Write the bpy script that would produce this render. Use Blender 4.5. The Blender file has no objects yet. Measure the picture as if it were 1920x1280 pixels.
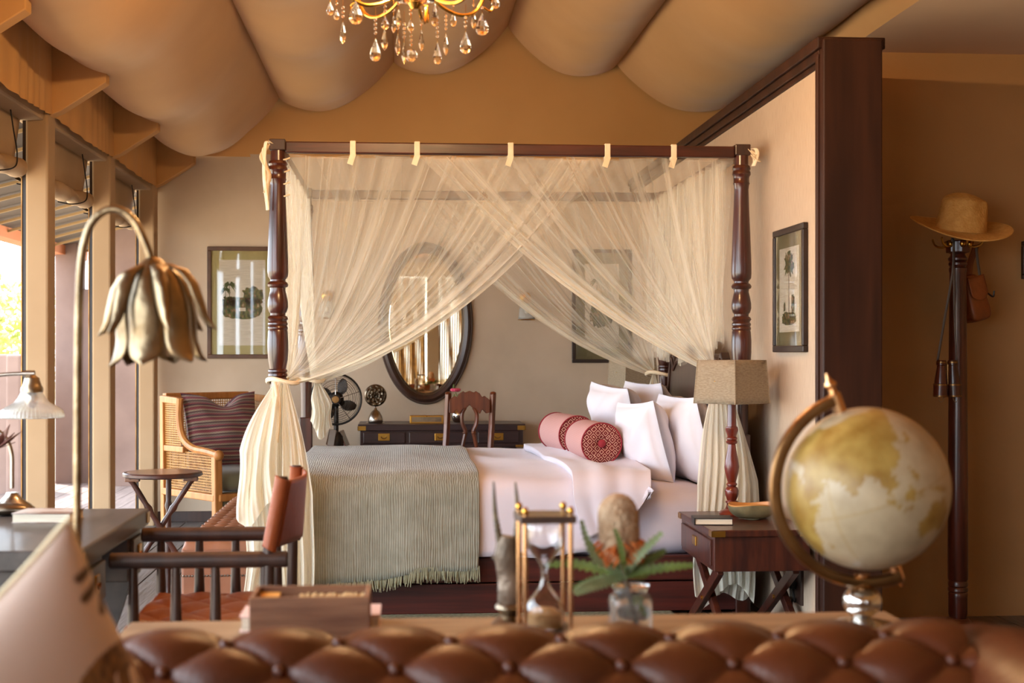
import bpy, math, random
from mathutils import Matrix, Vector, Euler
PI = math.pi
R = math.radians
random.seed(7)
S = bpy.context.scene
COL = S.collection

# ---------------------------------------------------------------- camera
CAM_H, FPX, HOR, YAW = 1.22, 2667.0, 660.0, math.atan(208 / 2667.0)
cs_, sn_ = math.cos(YAW), math.sin(YAW)
cd = bpy.data.cameras.new('camera')
cam = bpy.data.objects.new('camera', cd)
COL.objects.link(cam)
cam.location = (0, 0, CAM_H)
cam.rotation_euler = (R(90), 0, -YAW)
cd.sensor_width = 36.0
cd.lens = FPX / 1920 * 36.0
cd.shift_y = (HOR - 640) / 1920.0
cd.clip_end = 200
cd.dof.use_dof = True
cd.dof.focus_distance = 6.9
cd.dof.aperture_fstop = 4.0
S.camera = cam

# ---------------------------------------------------------------- light and exposure
S.view_settings.view_transform = 'Standard'
S.view_settings.look = 'None'
S.view_settings.gamma = 1.0
S.view_settings.use_curve_mapping = False
S.view_settings.exposure = 0.62
W = bpy.data.worlds.new('daylight')
S.world = W
W.use_nodes = True
bg = W.node_tree.nodes['Background']
bg.inputs[0].default_value = (0.78, 0.89, 1.0, 1)
bg.inputs[1].default_value = 6.6
sd = bpy.data.lights.new('sun_offscreen', 'SUN')
sd.energy = 9.0
sd.angle = R(0.6)
sd.color = (1.0, 0.93, 0.82)
sun = bpy.data.objects.new('sun_offscreen', sd)
COL.objects.link(sun)
sun.rotation_euler = Vector((.30, -.35, -.89)).to_track_quat('-Z', 'Y').to_euler()
try:
    S.cycles.transparent_max_bounces = 24
    S.cycles.max_bounces = 10
    S.cycles.diffuse_bounces = 6
except Exception:
    pass


def PX(px, py, Y):
    """photo pixel -> world point on the plane at depth Y"""
    u = (px - 960) / FPX
    v = (HOR - py) / FPX
    t = Y / (cs_ - sn_ * u)
    return Vector((t * (sn_ + cs_ * u), Y, CAM_H + t * v))


def XAT(px, Y):
    return PX(px, HOR, Y).x


def ZAT(py, Y, px=960):
    return PX(px, py, Y).z


# ---------------------------------------------------------------- materials
def lin(h):
    h = h.lstrip('#')
    out = []
    for i in (0, 2, 4):
        c = int(h[i:i + 2], 16) / 255
        out.append(c / 12.92 if c <= .04045 else ((c + .055) / 1.055) ** 2.4)
    return (*out, 1)


MATS = {}


def M(name, col, rough=.6, metal=0., col2=None, scale=6., stretch=(1, 1, 1), bump=0., bscale=None, spec=.5,
      trans=0., ior=1.45, emis=0., emcol=None, sheen=0., coat=0., lo=.35, hi=.65, detail=4., bstretch=None, wave=None):
    m = bpy.data.materials.new(name)
    m.use_nodes = True
    nt = m.node_tree
    b = nt.nodes['Principled BSDF']
    b.inputs['Base Color'].default_value = lin(col)
    b.inputs['Roughness'].default_value = rough
    b.inputs['Metallic'].default_value = metal
    b.inputs['Specular IOR Level'].default_value = spec
    b.inputs['Transmission Weight'].default_value = trans
    b.inputs['IOR'].default_value = ior
    b.inputs['Coat Weight'].default_value = coat
    b.inputs['Coat Roughness'].default_value = .15
    b.inputs['Sheen Weight'].default_value = sheen
    if emis:
        b.inputs['Emission Color'].default_value = lin(emcol or col)
        b.inputs['Emission Strength'].default_value = emis
    tc = None
    if col2 or bump:
        tc = nt.nodes.new('ShaderNodeTexCoord')
    if col2:
        mp = nt.nodes.new('ShaderNodeMapping')
        mp.inputs['Scale'].default_value = stretch
        nz = nt.nodes.new('ShaderNodeTexNoise')
        nz.inputs['Scale'].default_value = scale
        nz.inputs['Detail'].default_value = detail
        rp = nt.nodes.new('ShaderNodeValToRGB')
        rp.color_ramp.elements[0].position = lo
        rp.color_ramp.elements[1].position = hi
        rp.color_ramp.elements[0].color = lin(col)
        rp.color_ramp.elements[1].color = lin(col2)
        nt.links.new(tc.outputs['Object'], mp.inputs[0])
        nt.links.new(mp.outputs[0], nz.inputs['Vector'])
        nt.links.new(nz.outputs['Fac'], rp.inputs[0])
        nt.links.new(rp.outputs[0], b.inputs['Base Color'])
    if bump:
        mp2 = nt.nodes.new('ShaderNodeMapping')
        mp2.inputs['Scale'].default_value = bstretch or stretch
        nt.links.new(tc.outputs['Object'], mp2.inputs[0])
        if wave:
            n2 = nt.nodes.new('ShaderNodeTexWave')
            n2.bands_direction = wave
            n2.inputs['Scale'].default_value = bscale
            n2.inputs['Distortion'].default_value = 5.0
            n2.inputs['Detail'].default_value = 2
            n2.inputs['Detail Scale'].default_value = 1.5
        else:
            n2 = nt.nodes.new('ShaderNodeTexNoise')
            n2.inputs['Scale'].default_value = bscale or scale
            n2.inputs['Detail'].default_value = 3
        nt.links.new(mp2.outputs[0], n2.inputs['Vector'])
        bp = nt.nodes.new('ShaderNodeBump')
        bp.inputs['Strength'].default_value = bump
        bp.inputs['Distance'].default_value = .02
        nt.links.new(n2.outputs['Fac'], bp.inputs['Height'])
        nt.links.new(bp.outputs[0], b.inputs['Normal'])
    MATS[name] = m
    return m


def node(m, t, **kw):
    n = m.node_tree.nodes.new(t)
    for k, v in kw.items():
        setattr(n, k, v)
    return n


M('plaster', '#c0ad97', .85, col2='#b09d87', scale=1.6, bump=.15, bscale=9)
M('wallpaper', '#bda892', .8, col2='#b29c86', scale=30, stretch=(1, 6, .5), bump=.08, bscale=60, bstretch=(1, 1, .3))
M('right_wall', '#a67e52', .85, col2='#997348', scale=1.2, bump=.05, bscale=40)
M('tent_fabric', '#c6975f', .9, col2='#bd8e56', scale=1.5, bump=.12, bscale=2.2, sheen=.2)
M('gable_fabric', '#c6975f', .9, col2='#bd8e56', scale=1.2, bump=.35, bscale=1.6, bstretch=(1, 1, .5))
M('valance_fabric', '#c6975f', .9, col2='#bd8e56', scale=1.5, bump=.5, bscale=7, bstretch=(1, 1, .12))
M('canvas', '#ad9272', .85, col2='#a28767', scale=2, bump=.1, bscale=5)
M('canvas_pale', '#c2a680', .85, col2='#ad906a', scale=12, stretch=(1, .4, 1), bump=.4, bscale=14)
M('dark_trim', '#3b2014', .5, col2='#28140c', scale=3, stretch=(6, 6, .5), spec=.35)
M('ebony', '#33211a', .42, col2='#422a20', scale=4, stretch=(8, 8, .6), coat=.15)
M('bed_wood', '#4a1f12', .28, col2='#2c120b', scale=7, stretch=(5, 5, .45), coat=.5)
M('rail_wood', '#4a2013', .42, col2='#2e130b', scale=7, stretch=(.5, 5, 5), coat=.1)
M('platform_wood', '#4c1a12', .45, col2='#32100b', scale=5, stretch=(.4, 5, 8), coat=.05)
M('lamp_wood', '#6b2415', .28, col2='#4b170e', scale=6, stretch=(4, 4, .6), coat=.5)
M('stand_wood', '#5a2716', .33, col2='#34150d', scale=6, stretch=(4, 4, .4), coat=.35)
M('night_wood', '#522719', .35, col2='#301410', scale=7, stretch=(5, 5, .6), coat=.3)
M('night_dark', '#3a2024', .32, col2='#2c181a', scale=6, stretch=(5, .6, 5), coat=.4)
M('console_wood', '#38201f', .4, col2='#2a1716', scale=6, stretch=(.6, 5, 5), coat=.25)
M('chair_wood', '#74391c', .35, col2='#542810', scale=7, stretch=(5, 5, .6), coat=.3)
M('cane_wood', '#b87a3c', .5, col2='#a0652c', scale=7, stretch=(5, 5, .8))
M('cane', '#b8823f', .6, col2='#9c6a2f', scale=30)
M('desk_wood', '#4b4440', .42, col2='#373230', scale=4, stretch=(5, .6, 5), coat=.15)
M('table_wood', '#4a261a', .4, col2='#331911', scale=6, stretch=(3, 3, 1), coat=.1)
M('sling_dark', '#5c2f22', .5, col2='#482218', scale=5, bump=.1, bscale=60)
M('jar_glass', '#f4f8f6', .06, trans=.96, ior=1.35)
M('table_top', '#7c5034', .3, col2='#6a4028', scale=5, stretch=(4, .7, 1), coat=.5)
M('sofa_table_wood', '#96795b', .6, col2='#7c6146', scale=5, stretch=(.6, 6, 6))
M('box_wood', '#8f6346', .6, col2='#6a432e', scale=6, stretch=(.7, 6, 9), bump=.15, bscale=20)
M('floor_wood', '#66605e', .42, col2='#4b4543', scale=5, stretch=(6, .5, 1), bump=.2, bscale=9, bstretch=(7, .5, 1))
M('deck_wood', '#7d6c66', .7, col2='#6b5b56', scale=5, stretch=(6, .5, 1))
M('gap_black', '#15110f', .9)
M('sofa_leather', '#562811', .4, col2='#48200c', scale=3, bump=.08, bscale=90, spec=.5)
M('arm_leather', '#70432b', .5, col2='#663b25', scale=3, bump=.06, bscale=90)
M('chair_leather', '#84492a', .42, col2='#733c20', scale=5, bump=.08, bscale=80)
M('bench_leather', '#8a5a40', .42, col2='#7d4e36', scale=5, bump=.05, bscale=80)
M('sling_leather', '#9c5029', .45, col2='#843f1f', scale=5, bump=.1, bscale=60)
M('linen_white', '#d5d0db', .85, col2='#cdc7d3', scale=3, bump=.25, bscale=5, sheen=.2)
M('sheet_white', '#d2ccd8', .85, col2='#c9c3d0', scale=3, bump=.2, bscale=6)
M('pillow_white', '#dcd8e0', .85, bump=.3, bscale=5, sheen=.2)
M('throw_sage', '#878679', .95, col2='#7b7a6c', scale=14, stretch=(1, 1, 1), bump=.28, bscale=30, bstretch=(1, 1, .12), wave='X', sheen=.3)
M('fringe_sage', '#8b8b74', .95, col2='#767660', scale=40)
M('rug_green', '#7d8474', .95, col2='#5f6656', scale=60, bump=.4, bscale=80)
M('shade_linen', '#9b8b74', .9, col2='#8a7a64', scale=60, stretch=(1, 1, 3), bump=.3, bscale=120)
M('brass', '#c99a4a', .28, 1., col2='#b5863a', scale=8)
M('gold', '#d8a24a', .18, 1.)
M('rose_gold', '#d9a878', .25, 1.)
M('bronze', '#8c6a42', .35, 1., col2='#6c4a2c', scale=9)
M('pewter', '#9a8a74', .32, 1., col2='#6d6052', scale=12)
M('antique_petal', '#a08c6e', .36, 1., col2='#64543f', scale=10, bump=.2, bscale=25)
M('nickel', '#a39a90', .25, 1.)
M('silver', '#d8d4cf', .12, 1.)
M('dark_metal', '#2e2a27', .4, .8)
M('black_plastic', '#171514', .5)
M('black_cord', '#1b1512', .7)
M('glass', '#ffffff', .02, trans=1., ior=1.45)
M('crystal', '#fff6e6', .0, trans=1., ior=1.6)
M('ribbed_glass', '#f2f4f2', .12, trans=.85, ior=1.3)
M('mirror', '#d6c6aa', .01, 1.)
M('sand', '#c79a66', .95, col2='#b98b58', scale=60)
M('frosted_bulb', '#e6dfd0', .4)
M('bulb', '#ffd9a0', .5, emis=14, emcol='#ffb860')
M('hat_straw', '#c99a52', .8, col2='#bb8a44', scale=40, bump=.3, bscale=90)
M('bag_leather', '#8a4a20', .45, col2='#6f3815', scale=7, bump=.15, bscale=40)
M('strap_grey', '#5b534d', .6)
M('book_black', '#1f1c1b', .5)
M('paper', '#e6dcc8', .9, col2='#d2c6b0', scale=60, stretch=(.2, .2, 6))
M('paper_pink', '#d9b9ae', .9)
M('card_cream', '#dcc494', .9, col2='#c9ae7c', scale=90, stretch=(6, .1, .1))
M('card_orange', '#d79a45', .9)
M('cover_photo', '#b9b0aa', .35, col2='#7b5a48', scale=9, lo=.45, hi=.6)
M('horn', '#6e5e42', .5, col2='#3a2d20', scale=20, stretch=(1, 1, 3))
M('skull_bronze', '#857260', .5, .5, col2='#4c3f32', scale=16, bump=.5, bscale=30)
M('shell', '#57503a', .4, col2='#8a7f5c', scale=9)
M('shell_in', '#c58a4a', .4, col2='#b9823f', scale=6)
M('banksia', '#c2a484', .95, col2='#b08c6a', scale=70, bump=.9, bscale=110)
M('banksia_orange', '#d07a3c', .9, col2='#b9622a', scale=40)
M('leaf', '#6b7a38', .55, col2='#4b5c28', scale=20)
M('leaf_pale', '#8c9a72', .55, col2='#78875c', scale=20)
M('pink_flower', '#d0385e', .7, col2='#e66a86', scale=60)
M('protea_pink', '#8e5a58', .7, col2='#6f6a4c', scale=12)
M('bolster_end_red', '#8e2430', .8)
M('cushion_olive', '#6c6448', .95, col2='#5f583e', scale=8, sheen=.3)
M('frame_dark', '#33231b', .4, col2='#231712', scale=8)
M('frame_brown', '#5a3b26', .45, col2='#472d1c', scale=8)
M('mat_olive', '#b5a872', .9)
M('mat_olive_dark', '#7d7450', .9)
M('nail', '#8a7d70', .3, 1.)
M('pink_wall', '#7f6a62', .9, col2='#725e57', scale=2.5, bump=.15, bscale=8)
M('peach_wall', '#a07a60', .9, col2='#937056', scale=2.5)
M('porch_roof', '#4d4239', .9, col2='#453a32', scale=2)
M('batten', '#917650', .8)
M('porch_beam', '#a2623c', .8)
M('earth', '#c9b79c', .95)
M('tree_leaf', '#a8a85c', .8, col2='#7f8a40', scale=3)
M('bark', '#6a5744', .9)
M('plaster_dark', '#9c8368', .9)
M('bead_gold', '#b58a4c', .4, .3, col2='#8c6838', scale=9)
M('net_hem', '#e6d7b4', .9)
M('net_strap', '#e8dac0', .9, col2='#dccbac', scale=20)


def net_material():
    m = bpy.data.materials.new('net')
    m.use_nodes = True
    nt = m.node_tree
    L = nt.links.new
    nt.nodes.clear()
    out = node(m, 'ShaderNodeOutputMaterial')
    uv = node(m, 'ShaderNodeUVMap')
    sep = node(m, 'ShaderNodeSeparateXYZ')
    L(uv.outputs[0], sep.inputs[0])
    comb = node(m, 'ShaderNodeCombineXYZ')
    L(sep.outputs[0], comb.inputs[0])
    k = node(m, 'ShaderNodeMath', operation='MULTIPLY')
    k.inputs[1].default_value = .012
    L(sep.outputs[1], k.inputs[0])
    L(k.outputs[0], comb.inputs[1])
    nz = node(m, 'ShaderNodeTexNoise')
    nz.inputs['Scale'].default_value = 26
    nz.inputs['Detail'].default_value = 5
    nz.inputs['Roughness'].default_value = .65
    L(comb.outputs[0], nz.inputs['Vector'])
    st = node(m, 'ShaderNodeMapRange')
    st.inputs[1].default_value = .44
    st.inputs[2].default_value = .72
    st.inputs[3].default_value = 0
    st.inputs[4].default_value = .34
    L(nz.outputs['Fac'], st.inputs[0])
    dn = node(m, 'ShaderNodeValToRGB')          # cloth density by how far it is gathered
    e = dn.color_ramp.elements
    e[0].position = 0
    e[0].color = (.16, .16, .16, 1)
    e[1].position = .5
    e[1].color = (.5, .5, .5, 1)
    e2 = e.new(.34)
    e2.color = (.24, .24, .24, 1)
    e3 = e.new(1.0)
    e3.color = (.8, .8, .8, 1)
    e4 = e.new(.53)
    e4.color = (.7, .7, .7, 1)
    half = node(m, 'ShaderNodeMath', operation='MULTIPLY')
    half.inputs[1].default_value = .5
    L(sep.outputs[1], half.inputs[0])
    L(half.outputs[0], dn.inputs[0])
    add = node(m, 'ShaderNodeMath', operation='ADD', use_clamp=True)
    L(st.outputs[0], add.inputs[0])
    L(dn.outputs[0], add.inputs[1])
    df = node(m, 'ShaderNodeBsdfDiffuse')
    df.inputs[0].default_value = lin('#f0ead9')
    tl = node(m, 'ShaderNodeBsdfTranslucent')
    tl.inputs[0].default_value = lin('#f0ead9')
    mx = node(m, 'ShaderNodeMixShader')
    mx.inputs[0].default_value = .4
    L(df.outputs[0], mx.inputs[1])
    L(tl.outputs[0], mx.inputs[2])
    tr = node(m, 'ShaderNodeBsdfTransparent')
    fin = node(m, 'ShaderNodeMixShader')
    L(add.outputs[0], fin.inputs[0])
    L(tr.outputs[0], fin.inputs[1])
    L(mx.outputs[0], fin.inputs[2])
    L(fin.outputs[0], out.inputs[0])
    MATS['net'] = m


net_material()


def striped_cushion():
    m = M('stripe_cushion', '#6d3f40', .95, sheen=.2)
    nt = m.node_tree
    L = nt.links.new
    b = nt.nodes['Principled BSDF']
    uv = node(m, 'ShaderNodeUVMap')
    sep = node(m, 'ShaderNodeSeparateXYZ')
    L(uv.outputs[0], sep.inputs[0])
    mul = node(m, 'ShaderNodeMath', operation='MULTIPLY')
    mul.inputs[1].default_value = 6.5
    L(sep.outputs[1], mul.inputs[0])
    fr = node(m, 'ShaderNodeMath', operation='FRACT')
    L(mul.outputs[0], fr.inputs[0])
    rp = node(m, 'ShaderNodeValToRGB')
    rp.color_ramp.interpolation = 'CONSTANT'
    cols = ['#7d4046', '#9c8a76', '#5c4046', '#965058', '#84746a', '#523a3e', '#a08e7a', '#8a464c']
    el = rp.color_ramp.elements
    el[0].color = lin(cols[0])
    el[1].position = .14
    el[1].color = lin(cols[1])
    for i in range(2, 8):
        n = el.new(i / 8 + (.03 if i % 2 else 0))
        n.color = lin(cols[i])
    L(fr.outputs[0], rp.inputs[0])
    ck = node(m, 'ShaderNodeTexChecker')
    ck.inputs['Scale'].default_value = 60
    L(uv.outputs[0], ck.inputs[0])
    mx = node(m, 'ShaderNodeMixRGB', blend_type='MULTIPLY')
    mx.inputs[0].default_value = .25
    L(rp.outputs[0], mx.inputs[1])
    L(ck.outputs[0], mx.inputs[2])
    L(mx.outputs[0], b.inputs['Base Color'])


striped_cushion()


def bolster_mats():
    m = M('bolster_body', '#cf9a90', .9)
    nt = m.node_tree
    L = nt.links.new
    b = nt.nodes['Principled BSDF']
    uv = node(m, 'ShaderNodeUVMap')
    mp = node(m, 'ShaderNodeMapping')
    mp.inputs['Scale'].default_value = (14, 1, 1)
    L(uv.outputs[0], mp.inputs[0])
    wv = node(m, 'ShaderNodeTexWave')
    wv.inputs['Scale'].default_value = 1.0
    wv.inputs['Distortion'].default_value = .3
    L(mp.outputs[0], wv.inputs['Vector'])
    rp = node(m, 'ShaderNodeValToRGB')
    rp.color_ramp.elements[0].color = lin('#b07e7a')
    rp.color_ramp.elements[1].color = lin('#c89c96')
    L(wv.outputs['Fac'], rp.inputs[0])
    L(rp.outputs[0], b.inputs['Base Color'])
    m = M('bolster_pattern', '#a04a48', .9)
    nt = m.node_tree
    L = nt.links.new
    b = nt.nodes['Principled BSDF']
    uv = node(m, 'ShaderNodeUVMap')
    wv = node(m, 'ShaderNodeTexWave', wave_type='RINGS')
    vo = node(m, 'ShaderNodeTexVoronoi', distance='MANHATTAN')
    vo.inputs['Scale'].default_value = 5.5
    vo.inputs['Randomness'].default_value = .25
    L(uv.outputs[0], vo.inputs['Vector'])
    mu = node(m, 'ShaderNodeMath', operation='MULTIPLY')
    mu.inputs[1].default_value = 17
    L(vo.outputs['Distance'], mu.inputs[0])
    si = node(m, 'ShaderNodeMath', operation='SINE')
    L(mu.outputs[0], si.inputs[0])
    rp = node(m, 'ShaderNodeValToRGB')
    rp.color_ramp.elements[0].position = .45
    rp.color_ramp.elements[1].position = .75
    rp.color_ramp.elements[0].color = lin('#681a1d')
    rp.color_ramp.elements[1].color = lin('#cfa592')
    L(si.outputs[0], rp.inputs[0])
    L(rp.outputs[0], b.inputs['Base Color'])


bolster_mats()


def print_material(name, kind):
    """flat botanical print: UV 0..1 on the paper"""
    m = M(name, '#d3c3a4', .8)
    nt = m.node_tree
    L = nt.links.new
    b = nt.nodes['Principled BSDF']
    uv = node(m, 'ShaderNodeUVMap')
    nz = node(m, 'ShaderNodeTexNoise')
    nz.inputs['Scale'].default_value = 14
    nz.inputs['Detail'].default_value = 6
    L(uv.outputs[0], nz.inputs['Vector'])
    rp = node(m, 'ShaderNodeValToRGB')
    cols = [(0, '#2c2c1c'), (.42, '#3d4226'), (.52, '#5d6a36'), (.6, '#7a4f34'), (.68, '#b9ac86')]
    el = rp.color_ramp.elements
    el[0].color = lin(cols[0][1])
    el[1].position = cols[1][0]
    el[1].color = lin(cols[1][1])
    for p, c in cols[2:]:
        n = el.new(p)
        n.color = lin(c)
    L(nz.outputs['Fac'], rp.inputs[0])
    L(rp.outputs[0], b.inputs['Base Color'])
    return m


print_material('print_foliage', 0)


def globe_material():
    m = M('globe_map', '#d8c8a0', .42, coat=.08)
    nt = m.node_tree
    L = nt.links.new
    b = nt.nodes['Principled BSDF']
    at = node(m, 'ShaderNodeAttribute', attribute_name='land')
    tc = node(m, 'ShaderNodeTexCoord')
    nz = node(m, 'ShaderNodeTexNoise')
    nz.inputs['Scale'].default_value = 26
    nz.inputs['Detail'].default_value = 6
    L(tc.outputs['Object'], nz.inputs['Vector'])
    sea = node(m, 'ShaderNodeValToRGB')
    sea.color_ramp.elements[0].position = .3
    sea.color_ramp.elements[1].position = .7
    sea.color_ramp.elements[0].color = lin('#9f8c6e')
    sea.color_ramp.elements[1].color = lin('#b29f80')
    land = node(m, 'ShaderNodeValToRGB')
    land.color_ramp.elements[0].position = .35
    land.color_ramp.elements[1].position = .65
    land.color_ramp.elements[0].color = lin('#866428')
    land.color_ramp.elements[1].color = lin('#a18443')
    L(nz.outputs['Fac'], sea.inputs[0])
    L(nz.outputs['Fac'], land.inputs[0])
    mx = node(m, 'ShaderNodeMixRGB')
    L(at.outputs['Fac'], mx.inputs[0])
    L(sea.outputs[0], mx.inputs[1])
    L(land.outputs[0], mx.inputs[2])
    L(mx.outputs[0], b.inputs['Base Color'])


globe_material()


def cushion_print():
    """pale cushion with a printed palm and animal: UV 0..1 over the front"""
    m = M('palm_cushion', '#cdb8aa', .95, sheen=.2)


cushion_print()
M('print_brown', '#5c3d22', .95, col2='#3a2616', scale=30)
M('print_tawny', '#8a5f2e', .95, col2='#5b3d1e', scale=18, stretch=(3, 1, 1))
M('print_green', '#8f9478', .95)


# ---------------------------------------------------------------- mesh helpers
class MB:
    def __init__(s):
        s.v, s.f, s.uv, s.att = [], [], {}, {}

    def add(s, vs, fs, uvs=None):
        o = len(s.v)
        s.v += [tuple(p) for p in vs]
        s.f += [tuple(i + o for i in f) for f in fs]
        if uvs:
            for i, q in enumerate(uvs):
                s.uv[o + i] = q
        return s

    def box(s, c, d, rot=None):
        x, y, z = d[0] / 2, d[1] / 2, d[2] / 2
        vs = [Vector((a * x, b * y, e * z)) for e in (-1, 1) for b in (-1, 1) for a in (-1, 1)]
        if rot is not None:
            mt = rot if isinstance(rot, Matrix) else Euler(rot).to_matrix()
            vs = [mt @ p for p in vs]
        vs = [p + Vector(c) for p in vs]
        return s.add(vs, [(0, 2, 3, 1), (4, 5, 7, 6), (0, 1, 5, 4), (2, 6, 7, 3), (0, 4, 6, 2), (1, 3, 7, 5)])

    def box2(s, a, b):
        a, b = Vector(a), Vector(b)
        return s.box((a + b) / 2, (abs(b.x - a.x), abs(b.y - a.y), abs(b.z - a.z)))

    def bar(s, p0, p1, w, h, up=(0, 0, 1)):
        p0, p1 = Vector(p0), Vector(p1)
        d = p1 - p0
        z = d.normalized()
        x = Vector(up).cross(z)
        if x.length < 1e-4:
            x = Vector((1, 0, 0))
        x.normalize()
        y = z.cross(x)
        mt = Matrix((x, y, z)).transposed()
        return s.box((p0 + p1) / 2, (w, h, d.length), mt)

    def tube(s, pts, r, n=8, closed=False, cap=True):
        pts = [Vector(p) for p in pts]
        N = len(pts)
        rs = r if isinstance(r, (list, tuple)) else [r] * N
        vs = []
        up = None
        for i, p in enumerate(pts):
            if closed:
                t = pts[(i + 1) % N] - pts[i - 1]
            else:
                t = pts[min(i + 1, N - 1)] - pts[max(i - 1, 0)]
            t.normalize()
            if up is None:
                up = Vector((0, 0, 1)) if abs(t.z) < .9 else Vector((1, 0, 0))
            x = up.cross(t)
            if x.length < 1e-5:
                x = Vector((1, 0, 0)).cross(t)
            x.normalize()
            y = t.cross(x)
            up = y
            for k in range(n):
                a = 2 * PI * k / n
                vs.append(p + rs[i] * (math.cos(a) * x + math.sin(a) * y))
        fs = []
        for i in range(N if closed else N - 1):
            j = (i + 1) % N
            for k in range(n):
                k2 = (k + 1) % n
                fs.append((i * n + k, i * n + k2, j * n + k2, j * n + k))
        if cap and not closed:
            fs.append(tuple(range(n - 1, -1, -1)))
            fs.append(tuple((N - 1) * n + k for k in range(n)))
        return s.add(vs, fs)

    def cyl(s, p0, p1, r0, r1=None, n=16):
        return s.tube([p0, p1], [r0, r0 if r1 is None else r1], n)

    def lathe(s, prof, c=(0, 0, 0), n=24, mt=None, sq=None, cap=True):
        c = Vector(c)
        vs = []
        for (r, z) in prof:
            for k in range(n):
                a = 2 * PI * (k + .5) / n
                p = Vector((r * math.cos(a), r * math.sin(a), z))
                if mt is not None:
                    p = mt @ p
                vs.append(p + c)
        fs = []
        for i in range(len(prof) - 1):
            for k in range(n):
                k2 = (k + 1) % n
                fs.append((i * n + k, i * n + k2, (i + 1) * n + k2, (i + 1) * n + k))
        if cap:
            fs.append(tuple(range(n - 1, -1, -1)))
            fs.append(tuple((len(prof) - 1) * n + k for k in range(n)))
        return s.add(vs, fs)

    def sph(s, c, r, nu=20, nv=12, mt=None):
        r = (r, r, r) if not isinstance(r, (list, tuple)) else r
        c = Vector(c)

        def fn(u, v):
            a, b = 2 * PI * u, -PI / 2 + PI * (.002 + .996 * v)
            p = Vector((r[0] * math.cos(b) * math.cos(a), r[1] * math.cos(b) * math.sin(a), r[2] * math.sin(b)))
            return c + (mt @ p if mt is not None else p)
        return s.grid(fn, nu, nv, cu=True)

    def grid(s, fn, nu, nv, cu=False, cv=False, uvfn=None):
        cu_n = nu if cu else nu + 1
        cv_n = nv if cv else nv + 1
        vs, uvs = [], []
        for j in range(cv_n):
            for i in range(cu_n):
                u, v = i / nu, j / nv
                vs.append(fn(u, v))
                uvs.append(uvfn(u, v) if uvfn else (u, v))
        fs = []
        for j in range(nv):
            for i in range(nu):
                a = j * cu_n + i
                b = j * cu_n + (i + 1) % cu_n
                j2 = (j + 1) % cv_n
                fs.append((a, b, j2 * cu_n + (i + 1) % cu_n, j2 * cu_n + i))
        return s.add(vs, fs, uvs)

    def prism(s, poly, f0, f1):
        """poly: list of 2d points; f0/f1 map (a,b)->3d for the two ends"""
        n = len(poly)
        vs = [f0(*p) for p in poly] + [f1(*p) for p in poly]
        fs = [tuple(range(n)), tuple(range(2 * n - 1, n - 1, -1))]
        fs += [(i, n + i, n + (i + 1) % n, (i + 1) % n) for i in range(n)]
        return s.add(vs, fs)

    def build(s, name, mat, parent=None, smooth=True, bevel=0., seg=2, sub=0, solid=0., ang=40, stuff=False, loc=None):
        me = bpy.data.meshes.new(name)
        me.from_pydata([tuple(p) for p in s.v], [], s.f)
        me.validate()
        if s.uv:
            ul = me.uv_layers.new(name='UVMap')
            for lp in me.loops:
                ul.data[lp.index].uv = s.uv.get(lp.vertex_index, (0, 0))
        for an, vals in s.att.items():
            a = me.attributes.new(an, 'FLOAT', 'POINT')
            a.data.foreach_set('value', vals)
        me.materials.append(MATS[mat] if isinstance(mat, str) else mat)
        import bmesh
        bm = bmesh.new()
        bm.from_mesh(me)
        bmesh.ops.recalc_face_normals(bm, faces=bm.faces)
        bm.to_mesh(me)
        bm.free()
        if smooth:
            me.polygons.foreach_set('use_smooth', [True] * len(me.polygons))
            me.set_sharp_from_angle(angle=R(ang))
        o = bpy.data.objects.new(name, me)
        COL.objects.link(o)
        if parent is not None:
            o.parent = parent
        if loc is not None:
            o.location = loc
        if bevel:
            md = o.modifiers.new('bevel', 'BEVEL')
            md.width = bevel
            md.segments = seg
            md.limit_method = 'ANGLE'
            md.harden_normals = False
        if sub:
            md = o.modifiers.new('sub', 'SUBSURF')
            md.levels = md.render_levels = sub
        if solid:
            md = o.modifiers.new('solid', 'SOLIDIFY')
            md.thickness = solid
            md.offset = 0
        if stuff:
            o['kind'] = 'stuff'
        return o


def thing(name, label, cat, loc=(0, 0, 0), rz=0., group=None):
    o = bpy.data.objects.new(name, None)
    o.empty_display_size = .05
    COL.objects.link(o)
    o.location = loc
    o.rotation_euler = (0, 0, rz)
    tag(o, label, cat, group)
    return o


def tag(o, label, cat, group=None):
    o['label'] = label
    o['category'] = cat
    if group:
        o['group'] = group
    return o


def struct(o, label=None):
    o['kind'] = 'structure'
    if label:
        o['label'] = label
    return o


def dup(root, loc, rz, label=None, group=None):
    def rec(o, par):
        c = o.copy()
        COL.objects.link(c)
        c.parent = par
        for ch in o.children:
            rec(ch, c)
        return c
    r = rec(root, None)
    r.location = loc
    r.rotation_euler = (0, 0, rz)
    if label:
        r['label'] = label
    if group:
        r['group'] = group
    return r


def lerp(a, b, t):
    return a + (b - a) * t


def bez(p0, p1, p2, t):
    return (1 - t) ** 2 * p0 + 2 * t * (1 - t) * p1 + t * t * p2


def catmull(pts, n=8):
    pts = [Vector(p) for p in pts]
    P = [2 * pts[0] - pts[1]] + pts + [2 * pts[-1] - pts[-2]]
    out = []
    for i in range(1, len(P) - 2):
        for k in range(n):
            t = k / n
            a, b, c, d = P[i - 1], P[i], P[i + 1], P[i + 2]
            out.append(.5 * ((2 * b) + (c - a) * t + (2 * a - 5 * b + 4 * c - d) * t * t + (3 * b - a - 3 * c + d) * t ** 3))
    out.append(pts[-1])
    return out

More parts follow.
